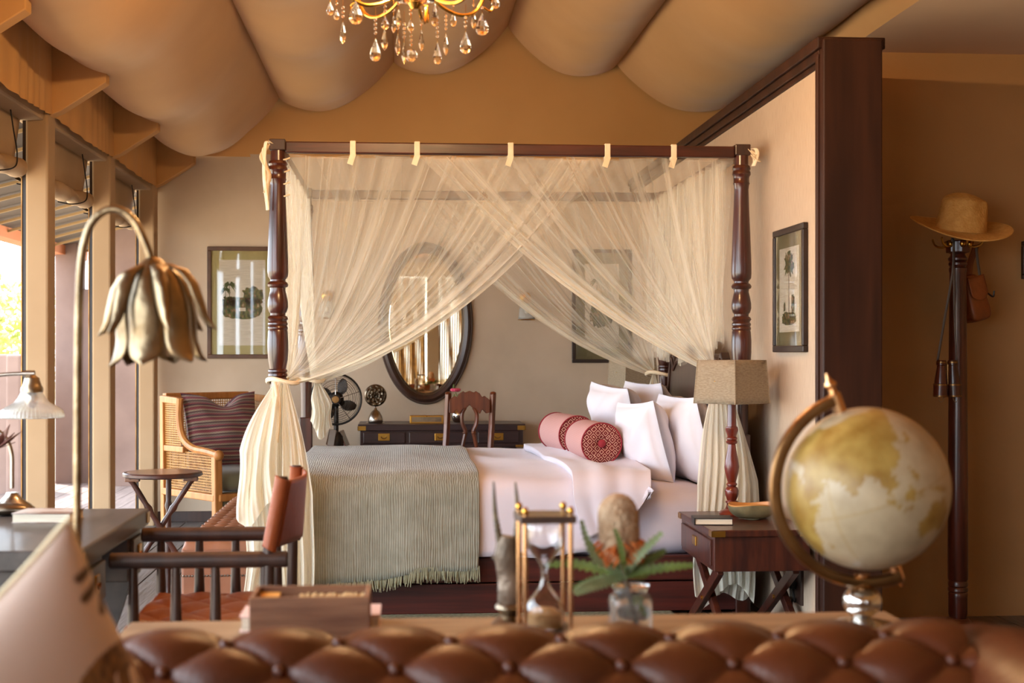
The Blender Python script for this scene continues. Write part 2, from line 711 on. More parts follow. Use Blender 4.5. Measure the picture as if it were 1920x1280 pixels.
# ================================================================ the room
YB = 10.4            # back wall
XW = -1.73           # window wall, room side of the posts
XP = 1.70            # partition, bed side
YP = 5.62            # partition, free end
YR = 6.39             # right wall
YF = -2.5            # wall behind the camera
XS = 4.4             # far side wall
WALL_TOP = ZAT(287, YB, 300)

# floor with planks
fl = struct(MB().box2((XW - .15, YF, -.12), (XS, YB + .1, -.022)).build('floor', 'floor_wood', smooth=False), 'dark grey timber plank floor')
pw = .165
x = XW - .14
i = 0
plank_meshes = {}
while x < XS - .02:
    w = min(pw, XS - x) - .006
    cuts = [YF, 1.2 + 2.1 * ((i * 37) % 10) / 10, 6.0 + 1.9 * ((i * 53) % 10) / 10, YB + .05]
    for a, b in zip(cuts[:-1], cuts[1:]):
        o = MB().box((0, 0, 0), (w, b - a - .004, .022)).build('floor_plank', 'floor_wood', fl, bevel=.002, seg=1, loc=(x + pw / 2, (a + b) / 2, -.011))
    x += pw
    i += 1

# back wall, right wall, side walls
struct(MB().box2((XW - .1, YB, 0), (XS + .1, YB + .12, WALL_TOP)).build('wall_back', 'plaster', smooth=False), 'tan plaster back wall')
struct(MB().box2((XW - .1, YB - .018, 0), (XP, YB + .01, .075)).build('baseboard_back', 'ebony', smooth=False, bevel=.003), 'dark skirting board')
struct(MB().box2((XP + .22, YR, 0), (XS + .1, YR + .12, ZAT(100, YR, 1780))).build('wall_right', 'right_wall', smooth=False), 'brown painted wall behind the coat stand')
struct(MB().box2((XS, YF, 0), (XS + .12, YB + .1, 3.9)).build('wall_side', 'right_wall', smooth=False))
zr = ZAT(100, YR, 1780)


def flatceil(u, v):
    y = lerp(3.2, YR + .02, v)
    x0 = 2.03 + .14 * (1 - v) ** 1.2
    x = lerp(x0, XS, u)
    return Vector((x, y, zr + .03 * math.sin(PI * v) - .05 * math.sin(PI * min(1, u * 1.6)) * (1 - v)))


# partition wall with dark mouldings
PT = ZAT(75, YP, 1548)
par = struct(MB().box2((XP, YP + .02, 0), (XP + .22, YB, PT - .02)).build('wall_partition', 'wallpaper', smooth=False), 'papered partition wall behind the bed head')
b = MB()
b.box2((XP - .012, YP - .03, 0), (XP + .232, YP + .02, PT))
struct(b.build('trim_1', 'dark_trim', smooth=False, bevel=.006), 'dark timber end board of the partition')
b = MB()
b.box2((XP - .03, YP - .012, PT - .035), (XP + .25, YB, PT + .012))
b.box2((XP - .018, YP + .02, PT - .075), (XP + .02, YB, PT - .035))
b.box2((XP - .008, YP + .02, PT - .10), (XP + .02, YB, PT - .075))
struct(b.build('trim_2', 'dark_trim', smooth=False, bevel=.005), 'dark timber top moulding of the partition')
b = MB()
b.box2((XP - .022, YP + .02, 0), (XP + .02, YP + .05, PT - .05))
b.box2((XP - .012, YP + .05, 0), (XP + .02, YP + .085, PT - .06))
struct(b.build('trim_3', 'dark_trim', smooth=False, bevel=.004), 'dark timber edge moulding of the partition')

# rear wall behind the camera with a wide glazed opening
b = MB()
b.box2((XW - .1, YF - .12, 2.45), (XS + .1, YF, 3.9))
b.box2((XW - .1, YF - .12, 0), (-.58, YF, 2.45))
b.box2((1.78, YF - .12, 0), (XS + .1, YF, 2.45))
b.box2((.42, YF - .12, 0), (.62, YF, 2.45))
struct(b.build('wall_front', 'plaster_dark', smooth=False))
b = MB()
for k in range(70):
    xx = -.55 + k * .030 if k < 32 else .64 + (k - 32) * .034
    if xx > 1.75:
        continue
    b.tube([(xx + .006 * math.sin(z * 3 + k), YF - .06 + .014 * math.sin(k * 2.1 + z), z) for z in (0.02, .6, 1.2, 1.8, 2.44)], .0175 if k < 32 else .0165, 6)
o = b.build('bead_curtain', 'bead_gold', stuff=True)
tag(o, 'golden bead curtain hanging in the opening opposite the oval mirror', 'bead curtain')

# tent ceiling: cusps of the hanging panels, measured on the back gable
YG = YB - .03
cl = PX(288, 240, 8.66)
VB = PX(212, 291, 8.72).z
cusps = [(XW - .01, VB + .40)]
for (px, py) in ((523, 183), (738, 116), (952, 48), (1157, 121), (1372, 194)):
    p = PX(px, py, YG)
    cusps.append((p.x, p.z))
dx = cusps[5][0] - cusps[4][0]
dz = cusps[5][1] - cusps[4][1]
cusps.append((cusps[5][0] + dx, cusps[5][1] + dz))
cusps.append((cusps[6][0] + dx, cusps[6][1] + dz))
ceil = bpy.data.objects.new('ceiling', None)
COL.objects.link(ceil)
struct(ceil, 'draped tan tent ceiling of hanging fabric panels')
POSTS = [7.15 + 1.51 * k for k in (-6, -5, -4, -3, -2, -1, 0, 1, 2)]
SAG = [.355, .25, .23, .25, .21, .2, .2]
for i in range(len(cusps) - 1):
    A, B = cusps[i], cusps[i + 1]

    def fn(u, v, A=A, B=B, i=i):
        y = lerp(YF, YG, v)
        sg = SAG[i]
        ph = (y - 7.2) / 1.51
        # each panel is caught up a little at every post line
        wob = 1 + (.10 if i in (0, 1) else .05) * (-math.cos(2 * PI * ph))
        end = min(1., (YG - y) / .25)
        sg = sg * wob * ((.76 + .24 * end) if i == 0 else (.88 + .12 * end))
        s = u
        shape = math.sin(PI * s) ** .78
        lo = A if A[1] < B[1] else B
        x = lerp(A[0], B[0], s)
        z = lerp(A[1], B[1], s) - sg * shape
        z += .006 * math.sin(y * 5 + i * 2) * math.sin(PI * s) + .004 * math.sin(y * 11 + u * 9) * math.sin(PI * s)
        return Vector((x, y, z))
    MB().grid(fn, 28, 110).build('ceiling_panel', 'tent_fabric', ceil, ang=80)
    # seam cord along each cusp
for (cx, cz) in cusps[1:6]:
    MB().tube([(cx, YF, cz + .004), (cx, YG, cz + .004)], .008, 6).build('seam_cord', 'gable_fabric', ceil)
MB().grid(flatceil, 16, 16).build('ceiling_flat_panel', 'tent_fabric', ceil, ang=80)


def gable(u, v):
    x = lerp(XW - .3, XS, u)
    z = lerp(WALL_TOP - .02, 4.1, v)
    bul = .05 * math.sin(PI * min(1, v * 1.3)) + .006 * math.sin(x * 9 + z * 4)
    return Vector((x, YB + .03 - .035 * (1 - v) + .4 * bul * 0 + .008 * math.sin(x * 7 + 2 * math.sin(z * 3)), z))


struct(MB().grid(gable, 60, 14).build('wall_gable', 'gable_fabric', ang=80), 'brown canvas gable above the back wall')
rx, rz_ = cusps[3]
b = MB()
for (xa, za) in ((XW - .9, cusps[0][1] - .02), (XS + .4, 2.75)):
    b.add([(rx, YF - .3, rz_ + .35), (xa, YF - .3, za + .25), (xa, YB + .3, za + .25), (rx, YB + .3, rz_ + .35)], [(0, 1, 2, 3)])
struct(b.build('roof', 'canvas', smooth=False, solid=.04))

# valance band, beam, posts, gussets and blinds along the window wall
VB = PX(212, 291, 8.72).z
valance = bpy.data.objects.new('trim_4', None)
COL.objects.link(valance)
struct(valance, 'gathered brown canvas valance above the window openings')
edges = [YF] + POSTS[1:] + [YB]
for a, bb in zip(POSTS[:-1], POSTS[1:]):
    def vf(u, v, a=a, bb=bb):
        y = lerp(a + .02, min(bb + .14, YB), u)
        z = lerp(VB - .005 - .035 * math.sin(PI * u), VB + .55, v)
        return Vector((XW + .006 * math.sin(u * 60 + 3 * math.sin(u * 9)) * (1 - v * .6) + .03 * math.sin(PI * u), y, z))
    MB().grid(vf, 60, 8).build('valance_panel', 'valance_fabric', valance, ang=80)
struct(MB().box2((XW - .16, YF, VB - .045), (XW - .02, YB, VB + .05)).build('trim_5', 'canvas', smooth=False, bevel=.012), 'canvas covered head beam')
for k, y in enumerate(POSTS):
    if y + .15 > YB + .1:
        continue
    p = struct(MB().box2((XW - .11, y, -.01), (XW, y + .15, VB)).build('wall_post_%d' % (k + 1), 'canvas', smooth=False, bevel=.012), 'canvas covered post between window openings')
    MB().box2((XW - .126, y + .012, -.01), (XW - .106, y + .05, VB - .04)).build('frame_edge', 'frame_dark', p, smooth=False)
    MB().box2((XW - .132, y + .004, -.01), (XW - .126, y + .012, VB - .25)).build('brass_edge', 'bronze', p, smooth=False)
    # gusset from the post head up to the ceiling panel
    tip = PX(190, 140, 7.15) if k == 6 else None
    T = (cl.x + .02, cl.z - .005)
    A0, B0 = cusps[0], cusps[1]
    up_ = []
    for q in range(9):                      # follow the underside of the ceiling panel
        xx = lerp(T[0], XW, q / 8)
        s0 = max(.0, min(1, (xx - A0[0]) / (B0[0] - A0[0])))
        up_.append((xx, max(T[1] + .004, lerp(A0[1], B0[1], s0) - SAG[0] * .9 * math.sin(PI * s0) ** .78 + .02)))
    poly = [(XW - .01, VB - .02), (XW + .05, VB + .005), T] + up_ + [(XW - .01, VB + .44)]
    MB().prism(poly, lambda a, c, y=y: (a, y + .03, c), lambda a, c, y=y: (a, y + .12, c)).build('gusset', 'valance_fabric', valance, bevel=.008)
for k, (a, bb) in enumerate(zip(POSTS[:-1], POSTS[1:])):
    if a < 4:
        continue
    y0, y1 = a + .16, min(bb - .01, YB - .03)
    t = thing('roller_blind', 'rolled canvas blind with black cords %s' % ('nearest the sofa end', 'before the first post', 'beside the arch of the flower lamp', 'next to the plaster back wall')[min(k - 4, 3)], 'blind', (XW - .10, y0, VB - .04))
    L_ = y1 - y0

    def flap(u, v, L_=L_):
        return Vector((-.035 + .012 * math.sin(u * 5) * v - .02 * v, u * L_, -.22 * v))
    MB().grid(flap, 20, 6).build('flap', 'canvas', t, solid=.006, ang=80)

    def roll(u, v, L_=L_):
        rr = .052 + .008 * math.sin(u * 14 + 1) + .006 * math.sin(v * 12 + u * 30)
        sag = -.02 * math.sin(PI * u)
        an = 2 * PI * v
        return Vector((-.05 + rr * 1.1 * math.cos(an), u * L_ * .985 + .01, -.24 + sag + rr * .8 * math.sin(an)))
    MB().grid(roll, 40, 16, cv=True).build('roll', 'canvas', t, ang=80)
    for e in (.012, L_ - .012):
        b = MB()
        pts = []
        for q in range(40):
            an = q / 39 * 4 * PI
            pts.append((-.05 + (.012 + .035 * q / 39) * math.cos(an), e, -.24 + (.01 + .03 * q / 39) * math.sin(an)))
        b.tube(pts, .004, 5)
        b.build('roll_end', 'canvas', t)
    for f in (.14, .78):
        yy = L_ * f
        pts = catmull([(.0, yy, .0), (.01, yy + .02, -.10), (.015, yy + .06, -.2), (.012, yy + .03, -.27), (-.03, yy - .12, -.305), (-.09, yy - .2, -.30)], 6)
        MB().tube(pts, .0036, 6).build('cord', 'black_cord', t)

# ---------------------------------------------------------------- outside terrace
struct(MB().box2((-3.6, -3, -.16), (XW - .1, 14.6, -.10)).build('terrace_base', 'deck_wood', smooth=False))
tf = bpy.data.objects.new('terrace_floor', None)
COL.objects.link(tf)
struct(tf, 'weathered timber terrace boards')
for k in range(13):
    xx = -3.55 + k * .145
    MB().box((0, 0, 0), (.136, 17.2, .03)).build('deck_board', 'deck_wood', tf, smooth=False, loc=(xx, 5.9, -.08))
struct(MB().box2((-60, -60, -.5), (60, 60, -.3)).build('ground', 'earth', smooth=False), 'pale sandy ground')
YO = 14.2
b = MB().box2((XAT(102, YO), YO, -.1), (XAT(146, YO), YO + .35, 3.2))
tag(b.build('terrace_pillar', 'pink_wall', smooth=False, bevel=.02), 'pink rendered wall pier at the end of the terrace', 'wall pier')
b = MB().box2((XAT(146, YO) , YO + .05, -.1), (XAT(212, YO), YO + .35, ZAT(541, YO, 160)))
tag(b.build('terrace_wall', 'pink_wall', smooth=False, bevel=.02), 'pink rendered half height wall with sky above', 'wall')
b = MB().box2((XAT(205, YO), YO - .3, -.1), (XAT(345, YO) + .4, YO + .35, 3.2))
tag(b.build('terrace_wall', 'pink_wall', smooth=False, bevel=.02), 'tall pink rendered terrace wall reaching the porch roof', 'wall')
b = MB().box2((-6.5, 13.2, -.3), (XAT(22, 13.2), 13.6, ZAT(664, 13.2, 10)))
tag(b.build('parapet_wall', 'pink_wall', smooth=False, bevel=.02), 'long pink low parapet wall below the sunlit shrub', 'low wall')
b = MB().box2((XAT(22, 13.2), 13.0, -.3), (XAT(60, 13.2) - .05, 13.65, ZAT(664, 13.2, 10) - .005))
tag(b.build('parapet_pier', 'pink_wall', smooth=False, bevel=.02), 'short pink pier ending the low parapet wall', 'low wall')
# porch roof with battens
xo, zo = XAT(0, 12) , ZAT(436, 12, 0)
xi, zi = XW - .14, 2.62
pr = struct(MB().prism([(xo - .1, zo + .03), (xi, zi), (xi, zi + .06), (xo - .1, zo + .1)], lambda a, c: (a, 5.2, c), lambda a, c: (a, 15.2, c)).build('porch_roof', 'porch_roof', smooth=False), 'dark boarded porch roof outside the windows')
for k in range(19):
    y = 5.4 + k * .52
    MB().bar((xo, 0, zo + .02), (xi, 0, zi - .012), .02, .022, up=(0, 1, 0)).build('batten', 'batten', pr, smooth=False, loc=(0, y, 0))
MB().box2((xo - .14, 5.2, zo - .03), (xo + .02, 15.2, zo + .06)).build('porch_beam', 'porch_beam', pr, smooth=False)
# shrub beyond the parapet
rnd = random.Random(3)


def leaf_cloud(centre, rad, n, size, rnd):
    b = MB()
    for _ in range(n):
        d = Vector((rnd.gauss(0, 1), rnd.gauss(0, 1), rnd.gauss(0, 1))).normalized() * rnd.random() ** .4
        c = Vector(centre) + Vector((d.x * rad[0], d.y * rad[1], d.z * rad[2]))
        a = Vector((rnd.uniform(-1, 1), rnd.uniform(-1, 1), rnd.uniform(-1, 1))).normalized()
        t = a.orthogonal().normalized()
        s = size * rnd.uniform(.6, 1.3)
        b.add([c - a * s, c + t * s * .4, c + a * s, c - t * s * .4], [(0, 1, 2, 3)])
    return b


tr = thing('shrub', 'sunlit yellow green bush beyond the low parapet wall', 'shrub', (-6.2, 19.5, -.3))
leaf_cloud((.3, 0, 1.6), (1.9, 1.2, 1.05), 5200, .07, rnd).build('foliage', 'tree_leaf', tr, smooth=False, stuff=True)
for k in range(5):
    an = k * 1.3
    MB().tube(catmull([(0, 0, 0), (.2 * math.cos(an), .2 * math.sin(an), .7), (.8 * math.cos(an), .5 * math.sin(an), 1.9)], 4), [.06] * 5 + [.03] * 4, 6).build('stem', 'bark', tr)

# ================================================================ four poster bed
YN, YFAR = 6.5, 8.42
XL, XR = XAT(521, YN), XAT(1390, YN)
sc = 1 / 409.0       # metres per photo pixel at the near posts
ZT = ZAT(263, YN, 520)
bed = thing('four_poster_bed', 'dark mahogany four poster bed with turned posts and canopy rails', 'bed', (0, YN, 0))


def post_profile():
    pts = [(281, 13), (306, 13.5), (307, 16), (312, 17.5), (316, 16), (319, 17.5), (323, 18), (327, 15.5), (330, 15), (338, 15), (340, 16), (344, 14.5),
           (352, 13.6), (390, 15), (440, 17.2), (490, 19), (510, 19.3), (520, 18.5), (526, 14), (529, 14), (531, 17), (535, 19.5), (539, 18), (541, 14.5),
           (546, 14), (555, 16.3), (567, 18.7), (577, 18.9), (585, 16.5), (588, 14), (592, 13.8), (594, 17), (598, 19), (601, 17), (603, 16), (606, 18.2),
           (609, 18.2), (611, 16.6), (614, 18.3), (617, 18.3), (619, 17), (622, 18), (640, 19.2), (658, 19.2), (675, 18), (688, 15.5), (691, 14.8), (693, 17.5),
           (696, 17.8), (698, 15.5), (700, 17.5), (704, 17.8), (706, 15.3), (708, 17), (712, 17), (714, 14.5), (760, 13), (820, 12.5)]
    return [(r * sc, 1.22 - (py - 660) * sc) for py, r in pts][::-1]


zsq = 1.22 - (820 - 660) * sc
for (px_, py_) in ((XL, 0), (XR, 0), (XL, YFAR - YN), (XR, YFAR - YN)):
    b = MB()
    b.lathe(post_profile(), (px_, py_, 0), 24)
    p = b.build('post', 'bed_wood', bed, ang=35)
    q = MB().box2((px_ - .036, py_ - .036, .028 if px_ == XL else 0), (px_ + .036, py_ + .036, zsq + .01))
    q.build('post_base', 'bed_wood', p, smooth=False, bevel=.006)
    MB().box2((px_ - .036, py_ - .036, ZT - .048), (px_ + .036, py_ + .036, ZT + .002)).build('post_cap', 'ebony', p, smooth=False, bevel=.004)
H = .05
for (a, c) in (((XL, 0), (XR, 0)), ((XL, YFAR - YN), (XR, YFAR - YN)), ((XL, 0), (XL, YFAR - YN)), ((XR, 0), (XR, YFAR - YN))):
    MB().box2((min(a[0], c[0]) - (.02 if a[0] == c[0] else -.034), min(a[1], c[1]) + (.034 if a[0] == c[0] else -.02), ZT - .058),
              (max(a[0], c[0]) + (.02 if a[0] == c[0] else -.034), max(a[1], c[1]) - (.034 if a[0] == c[0] else -.02), ZT - .006)).build('canopy_rail', 'rail_wood', bed, smooth=False, bevel=.006)
# platform
zt1, zt2, zb = .285, .165, .03
for y0 in (-.03, YFAR - YN - .02):
    MB().box2((XL + .03, y0, zt2 + .006), (XR - .03, y0 + .05, zt1)).build('side_rail', 'platform_wood', bed, smooth=False, bevel=.006)
    MB().box2((XL + .03, y0 + .006, zb), (XR - .03, y0 + .046, zt2)).build('plinth_board', 'platform_wood', bed, smooth=False, bevel=.004)
MB().box2((XL - .02, .036, zb), (XL + .03, YFAR - YN - .036, zt1)).build('foot_rail', 'platform_wood', bed, smooth=False, bevel=.006)
MB().box2((XL + .03, .02, .2), (XR - .03, YFAR - YN - .02, .25)).build('slat_base', 'platform_wood', bed, smooth=False)
# headboard with scrolled crest
hw = YFAR - YN
crest = []
for k in range(61):
    s = k / 60
    d = abs(s - .5) * 2
    z = 1.02
    if d > .86:
        z = 1.02 + .0
    elif d > .62:
        q = (.86 - d) / .24
        z = 1.02 + .17 * (.5 - .5 * math.cos(PI * q)) - .05 * math.sin(PI * q * 2)
    else:
        q = (.62 - d) / .62
        z = 1.15 + .12 * math.sin(PI / 2 * q) + .02 * math.sin(q * 9)
    crest.append((.036 + s * (hw - .072), z))
poly = [(.036, .3)] + crest + [(hw - .036, .3)]
hb = MB().prism(poly, lambda a, c: (XR - .022, a, c), lambda a, c: (XR + .022, a, c)).build('headboard', 'ebony', bed, smooth=False, bevel=.006)
MB().tube([(XR - .024, a, c - .04) for a, c in crest[3:-3]], .012, 6).build('crest_moulding', 'ebony', hb)
MB().box2((XR - .034, .05, .86), (XR - .018, hw - .05, .885)).build('panel_moulding', 'ebony', hb, smooth=False, bevel=.004)

# rug below the bed
b = MB().box2((-.55, 6.05, -.004), (1.24, 8.9, .03))
tag(b.build('rug', 'rug_green', smooth=False), 'flat grey green rug under the four poster bed', 'rug')


# mattress
def soft_box(x0, x1, y0, y1, z0, z1, r=.06):
    """rounded slab"""
    b = MB()
    cx, cy, cz = (x0 + x1) / 2, (y0 + y1) / 2, (z0 + z1) / 2
    hx, hy, hz = (x1 - x0) / 2, (y1 - y0) / 2, (z1 - z0) / 2

    def fn(u, v):
        a = 2 * PI * u
        bb = -PI / 2 + PI * v
        e = .22
        sg = lambda q, p: math.copysign(abs(q) ** p, q)
        return Vector((cx + hx * sg(math.cos(a), e) * sg(math.cos(bb), e), cy + hy * sg(math.sin(a), e) * sg(math.cos(bb), e), cz + hz * sg(math.sin(bb), .5)))
    b.grid(fn, 64, 20, cu=True)
    return b


MX0, MX1 = XL + .06, XR - .05
MY0, MY1 = YN - .01, YFAR - .02
b = soft_box(MX0, MX1, MY0, MY1, .25, .60)
tag(b.build('mattress', 'sheet_white', ang=80), 'thick mattress under a plain white fitted sheet', 'mattress')


def drape(x0, x1, zt, yn, yf, zb_n, zb_f, r, nx, amp=.01, kx=9., seed=0., flare=.0, skew=0., topamp=.012, wave=None, foot=False, xf=None):
    """cloth laid across the bed and hanging on both long sides; u along x, v across"""
    L1 = zt - r - zb_n
    L2 = PI / 2 * r
    L3 = (yf - r) - (yn + r)
    L4 = zt - r - zb_f
    tot = L1 + L2 + L3 + L2 + L4

    def fn(u, v):
        s = v * tot
        x = lerp(x0, x1, u)
        hang = 0.
        if s < L1:
            y, z = yn, zb_n + s
            ny, nz = -1, 0
            hang = 1 - s / L1
        elif s < L1 + L2:
            a = (s - L1) / r
            y, z = yn + r - r * math.cos(a), zt - r + r * math.sin(a)
            ny, nz = -math.cos(a), math.sin(a)
        elif s < L1 + L2 + L3:
            y, z = yn + r + (s - L1 - L2), zt
            ny, nz = 0, 1
        elif s < L1 + 2 * L2 + L3:
            a = (s - L1 - L2 - L3) / r
            y, z = yf - r + r * math.sin(a), zt - r + r * math.cos(a)
            ny, nz = math.sin(a), math.cos(a)
        else:
            q = s - L1 - 2 * L2 - L3
            y, z = yf, zt - r - q
            ny, nz = 1, 0
            hang = q / L4 if L4 > 0 else 0
        side = max(0., -ny)
        d = amp * (math.sin(x * kx * 2 + seed) * .6 + math.sin(x * kx * 3.7 + seed * 2) * .4) * (.25 + hang)
        top = topamp * (math.sin(x * 5.3 + seed) * math.sin(y * 4.1 + seed) + .5 * math.sin(x * 11 + y * 7 + seed))
        crown = .022 * math.sin(PI * min(1, max(0, (y - yn) / (yf - yn))))
        d += top * max(0, nz) + crown * max(0, nz)
        x += skew * hang * (u - .5) * 2 + .006 * math.sin(z * 17 + seed) * hang
        y += ny * (d + flare * hang)
        z += nz * d
        z += (.012 * math.sin(x * 6.5 + seed) + .006 * math.sin(x * 17)) * (hang > .0) * hang
        if xf:
            x += xf(u, hang, (y - yn) / (yf - yn), ny)
        if wave:
            z += wave(u, hang)
        return Vector((x, y, z))
    return MB().grid(fn, nx, 90)


# duvet
DX1 = XAT(1200, 6.7)
duv = thing('duvet', 'white duvet spread over the bed with a turned back top', 'duvet', (0, 0, 0))
b = drape(XL + .08, DX1 - .10, .64, YN - .055, YFAR + .035, .300, .33, .085, 110, amp=.008, kx=8, seed=1.3, topamp=.010)
b.build('cover', 'linen_white', duv, solid=.012, ang=80)


def foldwave(u, hang):
    return (.06 * u + .17 * u ** 3) * hang


b = drape(XAT(1010, 7.0) - .0, DX1, .662, YN - .095, YFAR + .05, .375, .4, .10, 60, amp=.028, kx=11, seed=2.2, topamp=.012, wave=foldwave, xf=lambda u, hang, q, ny: (1 - u) * ((.10 * (1 - q) + .06 * hang) if ny > -2 and q < .6 else .04) + .012 * math.sin(q * 14) + .02 * u * math.sin(q * 9))
fo = b.build('turned_back_fold', 'linen_white', duv, solid=.034, sub=1, ang=80)
# throw
TX0, TX1 = XL + .055, XAT(898, 6.45)


def throwwave(u, hang):
    return -.055 * (1 - u) * hang


thr = thing('throw_blanket', 'sage green crinkled cotton throw with fringed hem across the bed foot', 'blanket', (0, 0, 0))
b = drape(TX0, TX1, .666, YN - .082, YFAR + .06, .235, .3, .10, 150, amp=.012, kx=6, seed=.4, flare=.02, topamp=.008, wave=throwwave)
b.build('cloth', 'throw_sage', thr, solid=.008, ang=80)
# the corner falling over the bed foot
b = MB()


def footfall(u, v):
    y = lerp(YN + .06, YFAR - .06, u)
    z = .655 - .43 * v
    return Vector((TX0 - .095 * math.sin(min(1, v * 4) * PI / 2) - .006 * math.sin(y * 14) * v, y, z + .004 * math.cos(min(1, v * 4) * PI / 2)))


b.grid(footfall, 50, 16)
b.build('foot_fall', 'throw_sage', thr, solid=.008, ang=80)
b = MB()
rf = random.Random(5)
n = 260
for k in range(n):
    u = (k + .5) / n
    x = lerp(TX0, TX1, u)
    z0 = .242 - .055 * (1 - u) + .012 * math.sin(x * 6.5 + .4) + .006 * math.sin(x * 17)
    d = .012 * (math.sin(x * 12 + .4) * .6 + math.sin(x * 22.2 + .8) * .4) * 1.25
    y0 = YN - .102 - d
    dxr, dyr = rf.uniform(-.012, .012), rf.uniform(-.012, .008)
    ln = rf.uniform(.04, .065)
    b.tube([(x, y0, z0 + .012), (x + dxr * .5, y0 + dyr * .4, z0 - ln * .5), (x + dxr, y0 + dyr, z0 - ln)], [.0026, .0034, .0018], 5)
b.build('fringe', 'fringe_sage', thr, stuff=True)


# pillows
def pillow(name, label, c, w, h, t, rx, ry, rz, mat='pillow_white', cat='pillow', group=None, pinch=.1, seed=0., dent=0.):
    mt = (Matrix.Rotation(rz, 3, 'Z') @ Matrix.Rotation(ry, 3, 'Y') @ Matrix.Rotation(rx, 3, 'X'))
    c = Vector(c)

    def surf(side):
        def fn(u, v):
            a, bb = u * 2 - 1, v * 2 - 1
            px_ = a * (1 - pinch * (1 - bb * bb) * .55 * abs(a) ** 3)
            pz_ = bb * (1 - pinch * (1 - a * a) * .55 * abs(bb) ** 3)
            pz_ -= dent * math.exp(-(a / .3) ** 2) * max(0, bb) ** 3
            th = (max(0, 1 - abs(a) ** 2.8) ** .5) * (max(0, 1 - abs(bb) ** 2.8) ** .5)
            wr = .018 * math.sin(a * 6 + seed + 2 * bb) * math.sin(bb * 5 + seed) * th + .010 * math.sin(a * 13 + bb * 9 + seed * 3) * th * (abs(a) + abs(bb)) * .5
            # creases radiating from the corners
            return c + mt @ Vector((w / 2 * px_, side * (t / 2 * th + wr * .8), h / 2 * pz_))
        return fn
    b = MB()
    b.grid(surf(1), 28, 28)
    b.grid(surf(-1), 28, 28)
    o = b.build(name, mat, ang=80)
    # weld the seam
    md = o.modifiers.new('weld', 'WELD')
    md.merge_threshold = .0015
    tag(o, label, cat, group)
    return o, mt


# local x = along the bed width, y = thickness, z = height.  Rz(90) puts width along world Y
P0 = lambda px, py, Y: PX(px, py, Y)
pillow('pillow', 'white bed pillow leaning on the headboard behind the wrinkled front pillow', P0(1308, 826, 7.0) + Vector((-.05, 0, .01)), .62, .45, .22, R(-15), 0, R(90 + 6), seed=.3)
pillow('pillow', 'plump white pillow standing behind the near end of the patterned bolster', P0(1216, 832, 6.98) + Vector((-.018, 0, .012)), .46, .41, .20, R(-14), R(3), R(90 + 13), seed=1.7)
pillow('pillow', 'white bed pillow leaning on the headboard by the lamp without its base in view', P0(1250, 792, 7.98) + Vector((-.08, 0, 0)), .66, .48, .21, R(-15), 0, R(90 + 8), seed=2.6)
pillow('pillow', 'white pillow standing behind the bolster farther from the nightstand with the book', P0(1160, 796, 7.78), .52, .46, .24, R(-16), R(-3), R(90 + 14), seed=3.9)


# bolsters
def bolster(name, label, c, length, r, rz):
    t = thing(name, label, 'cushion', c, rz, 'pink bolsters on the bed')
    b = MB()
    n = 40
    prof = [(0, r * .9), (.012, r * .985), (.03, r), (.5 * length, r * 1.015), (length - .03, r), (length - .012, r * .985), (length, r * .9)]

    def body(u, v):
        i = v * (len(prof) - 1)
        k = min(int(i), len(prof) - 2)
        f = i - k
        y = lerp(prof[k][0], prof[k + 1][0], f)
        rr = lerp(prof[k][1], prof[k + 1][1], f)
        a = 2 * PI * u
        return Vector((rr * math.cos(a), y, rr * math.sin(a)))
    b.grid(body, n, 24, cu=True, uvfn=lambda u, v: (v * 3 if False else u * 3, v))
    b.build('body', 'bolster_body', t, ang=70)
    for (y0, sgn) in ((0, -1), (length, 1)):
        e = MB()

        def cap(u, v, y0=y0, sgn=sgn):
            rr = r * .985 * v
            a = 2 * PI * u
            dep = .018 * math.exp(-(v * 3.2) ** 2) - .012 * (1 - v ** 6) + .003 * math.sin(a * 16) * (1 - v)
            return Vector((rr * math.cos(a), y0 - sgn * .002 + sgn * (-dep), rr * math.sin(a)))
        e.grid(cap, n, 14, cu=True, uvfn=lambda u, v: (.5 + v * .5 * math.cos(2 * PI * u), .5 + v * .5 * math.sin(2 * PI * u)))
        ce = e.build('end_panel', 'bolster_pattern', t, ang=70)
        MB().sph((0, y0 + sgn * .006, 0), (.021, .012, .021), 14, 8).build('button', 'bolster_end_red', ce)
        rp = [(r * .99 * math.cos(2 * PI * k / 48), y0 + sgn * .001, r * .99 * math.sin(2 * PI * k / 48)) for k in range(48)]
        MB().tube(rp, .0038, 6, closed=True).build('piping', 'bolster_end_red', ce)
    return t


c1 = PX(1128, 846, 6.95)
bolster('bolster', 'pink bolster with patterned red end nearer the nightstand holding the book', (c1.x, 6.95, .77), .38, .102, R(6))
c2 = PX(1083, 822, 7.40)
bolster('bolster', 'pink bolster partly hidden behind the other bolster', (c2.x, 7.40, .785), .42, .102, R(9))

# ================================================================ mosquito net
net = thing('mosquito_net', 'sheer cream mosquito net tied back to the four bed posts', 'bed curtain', (0, 0, 0))
ZR = ZT - .062


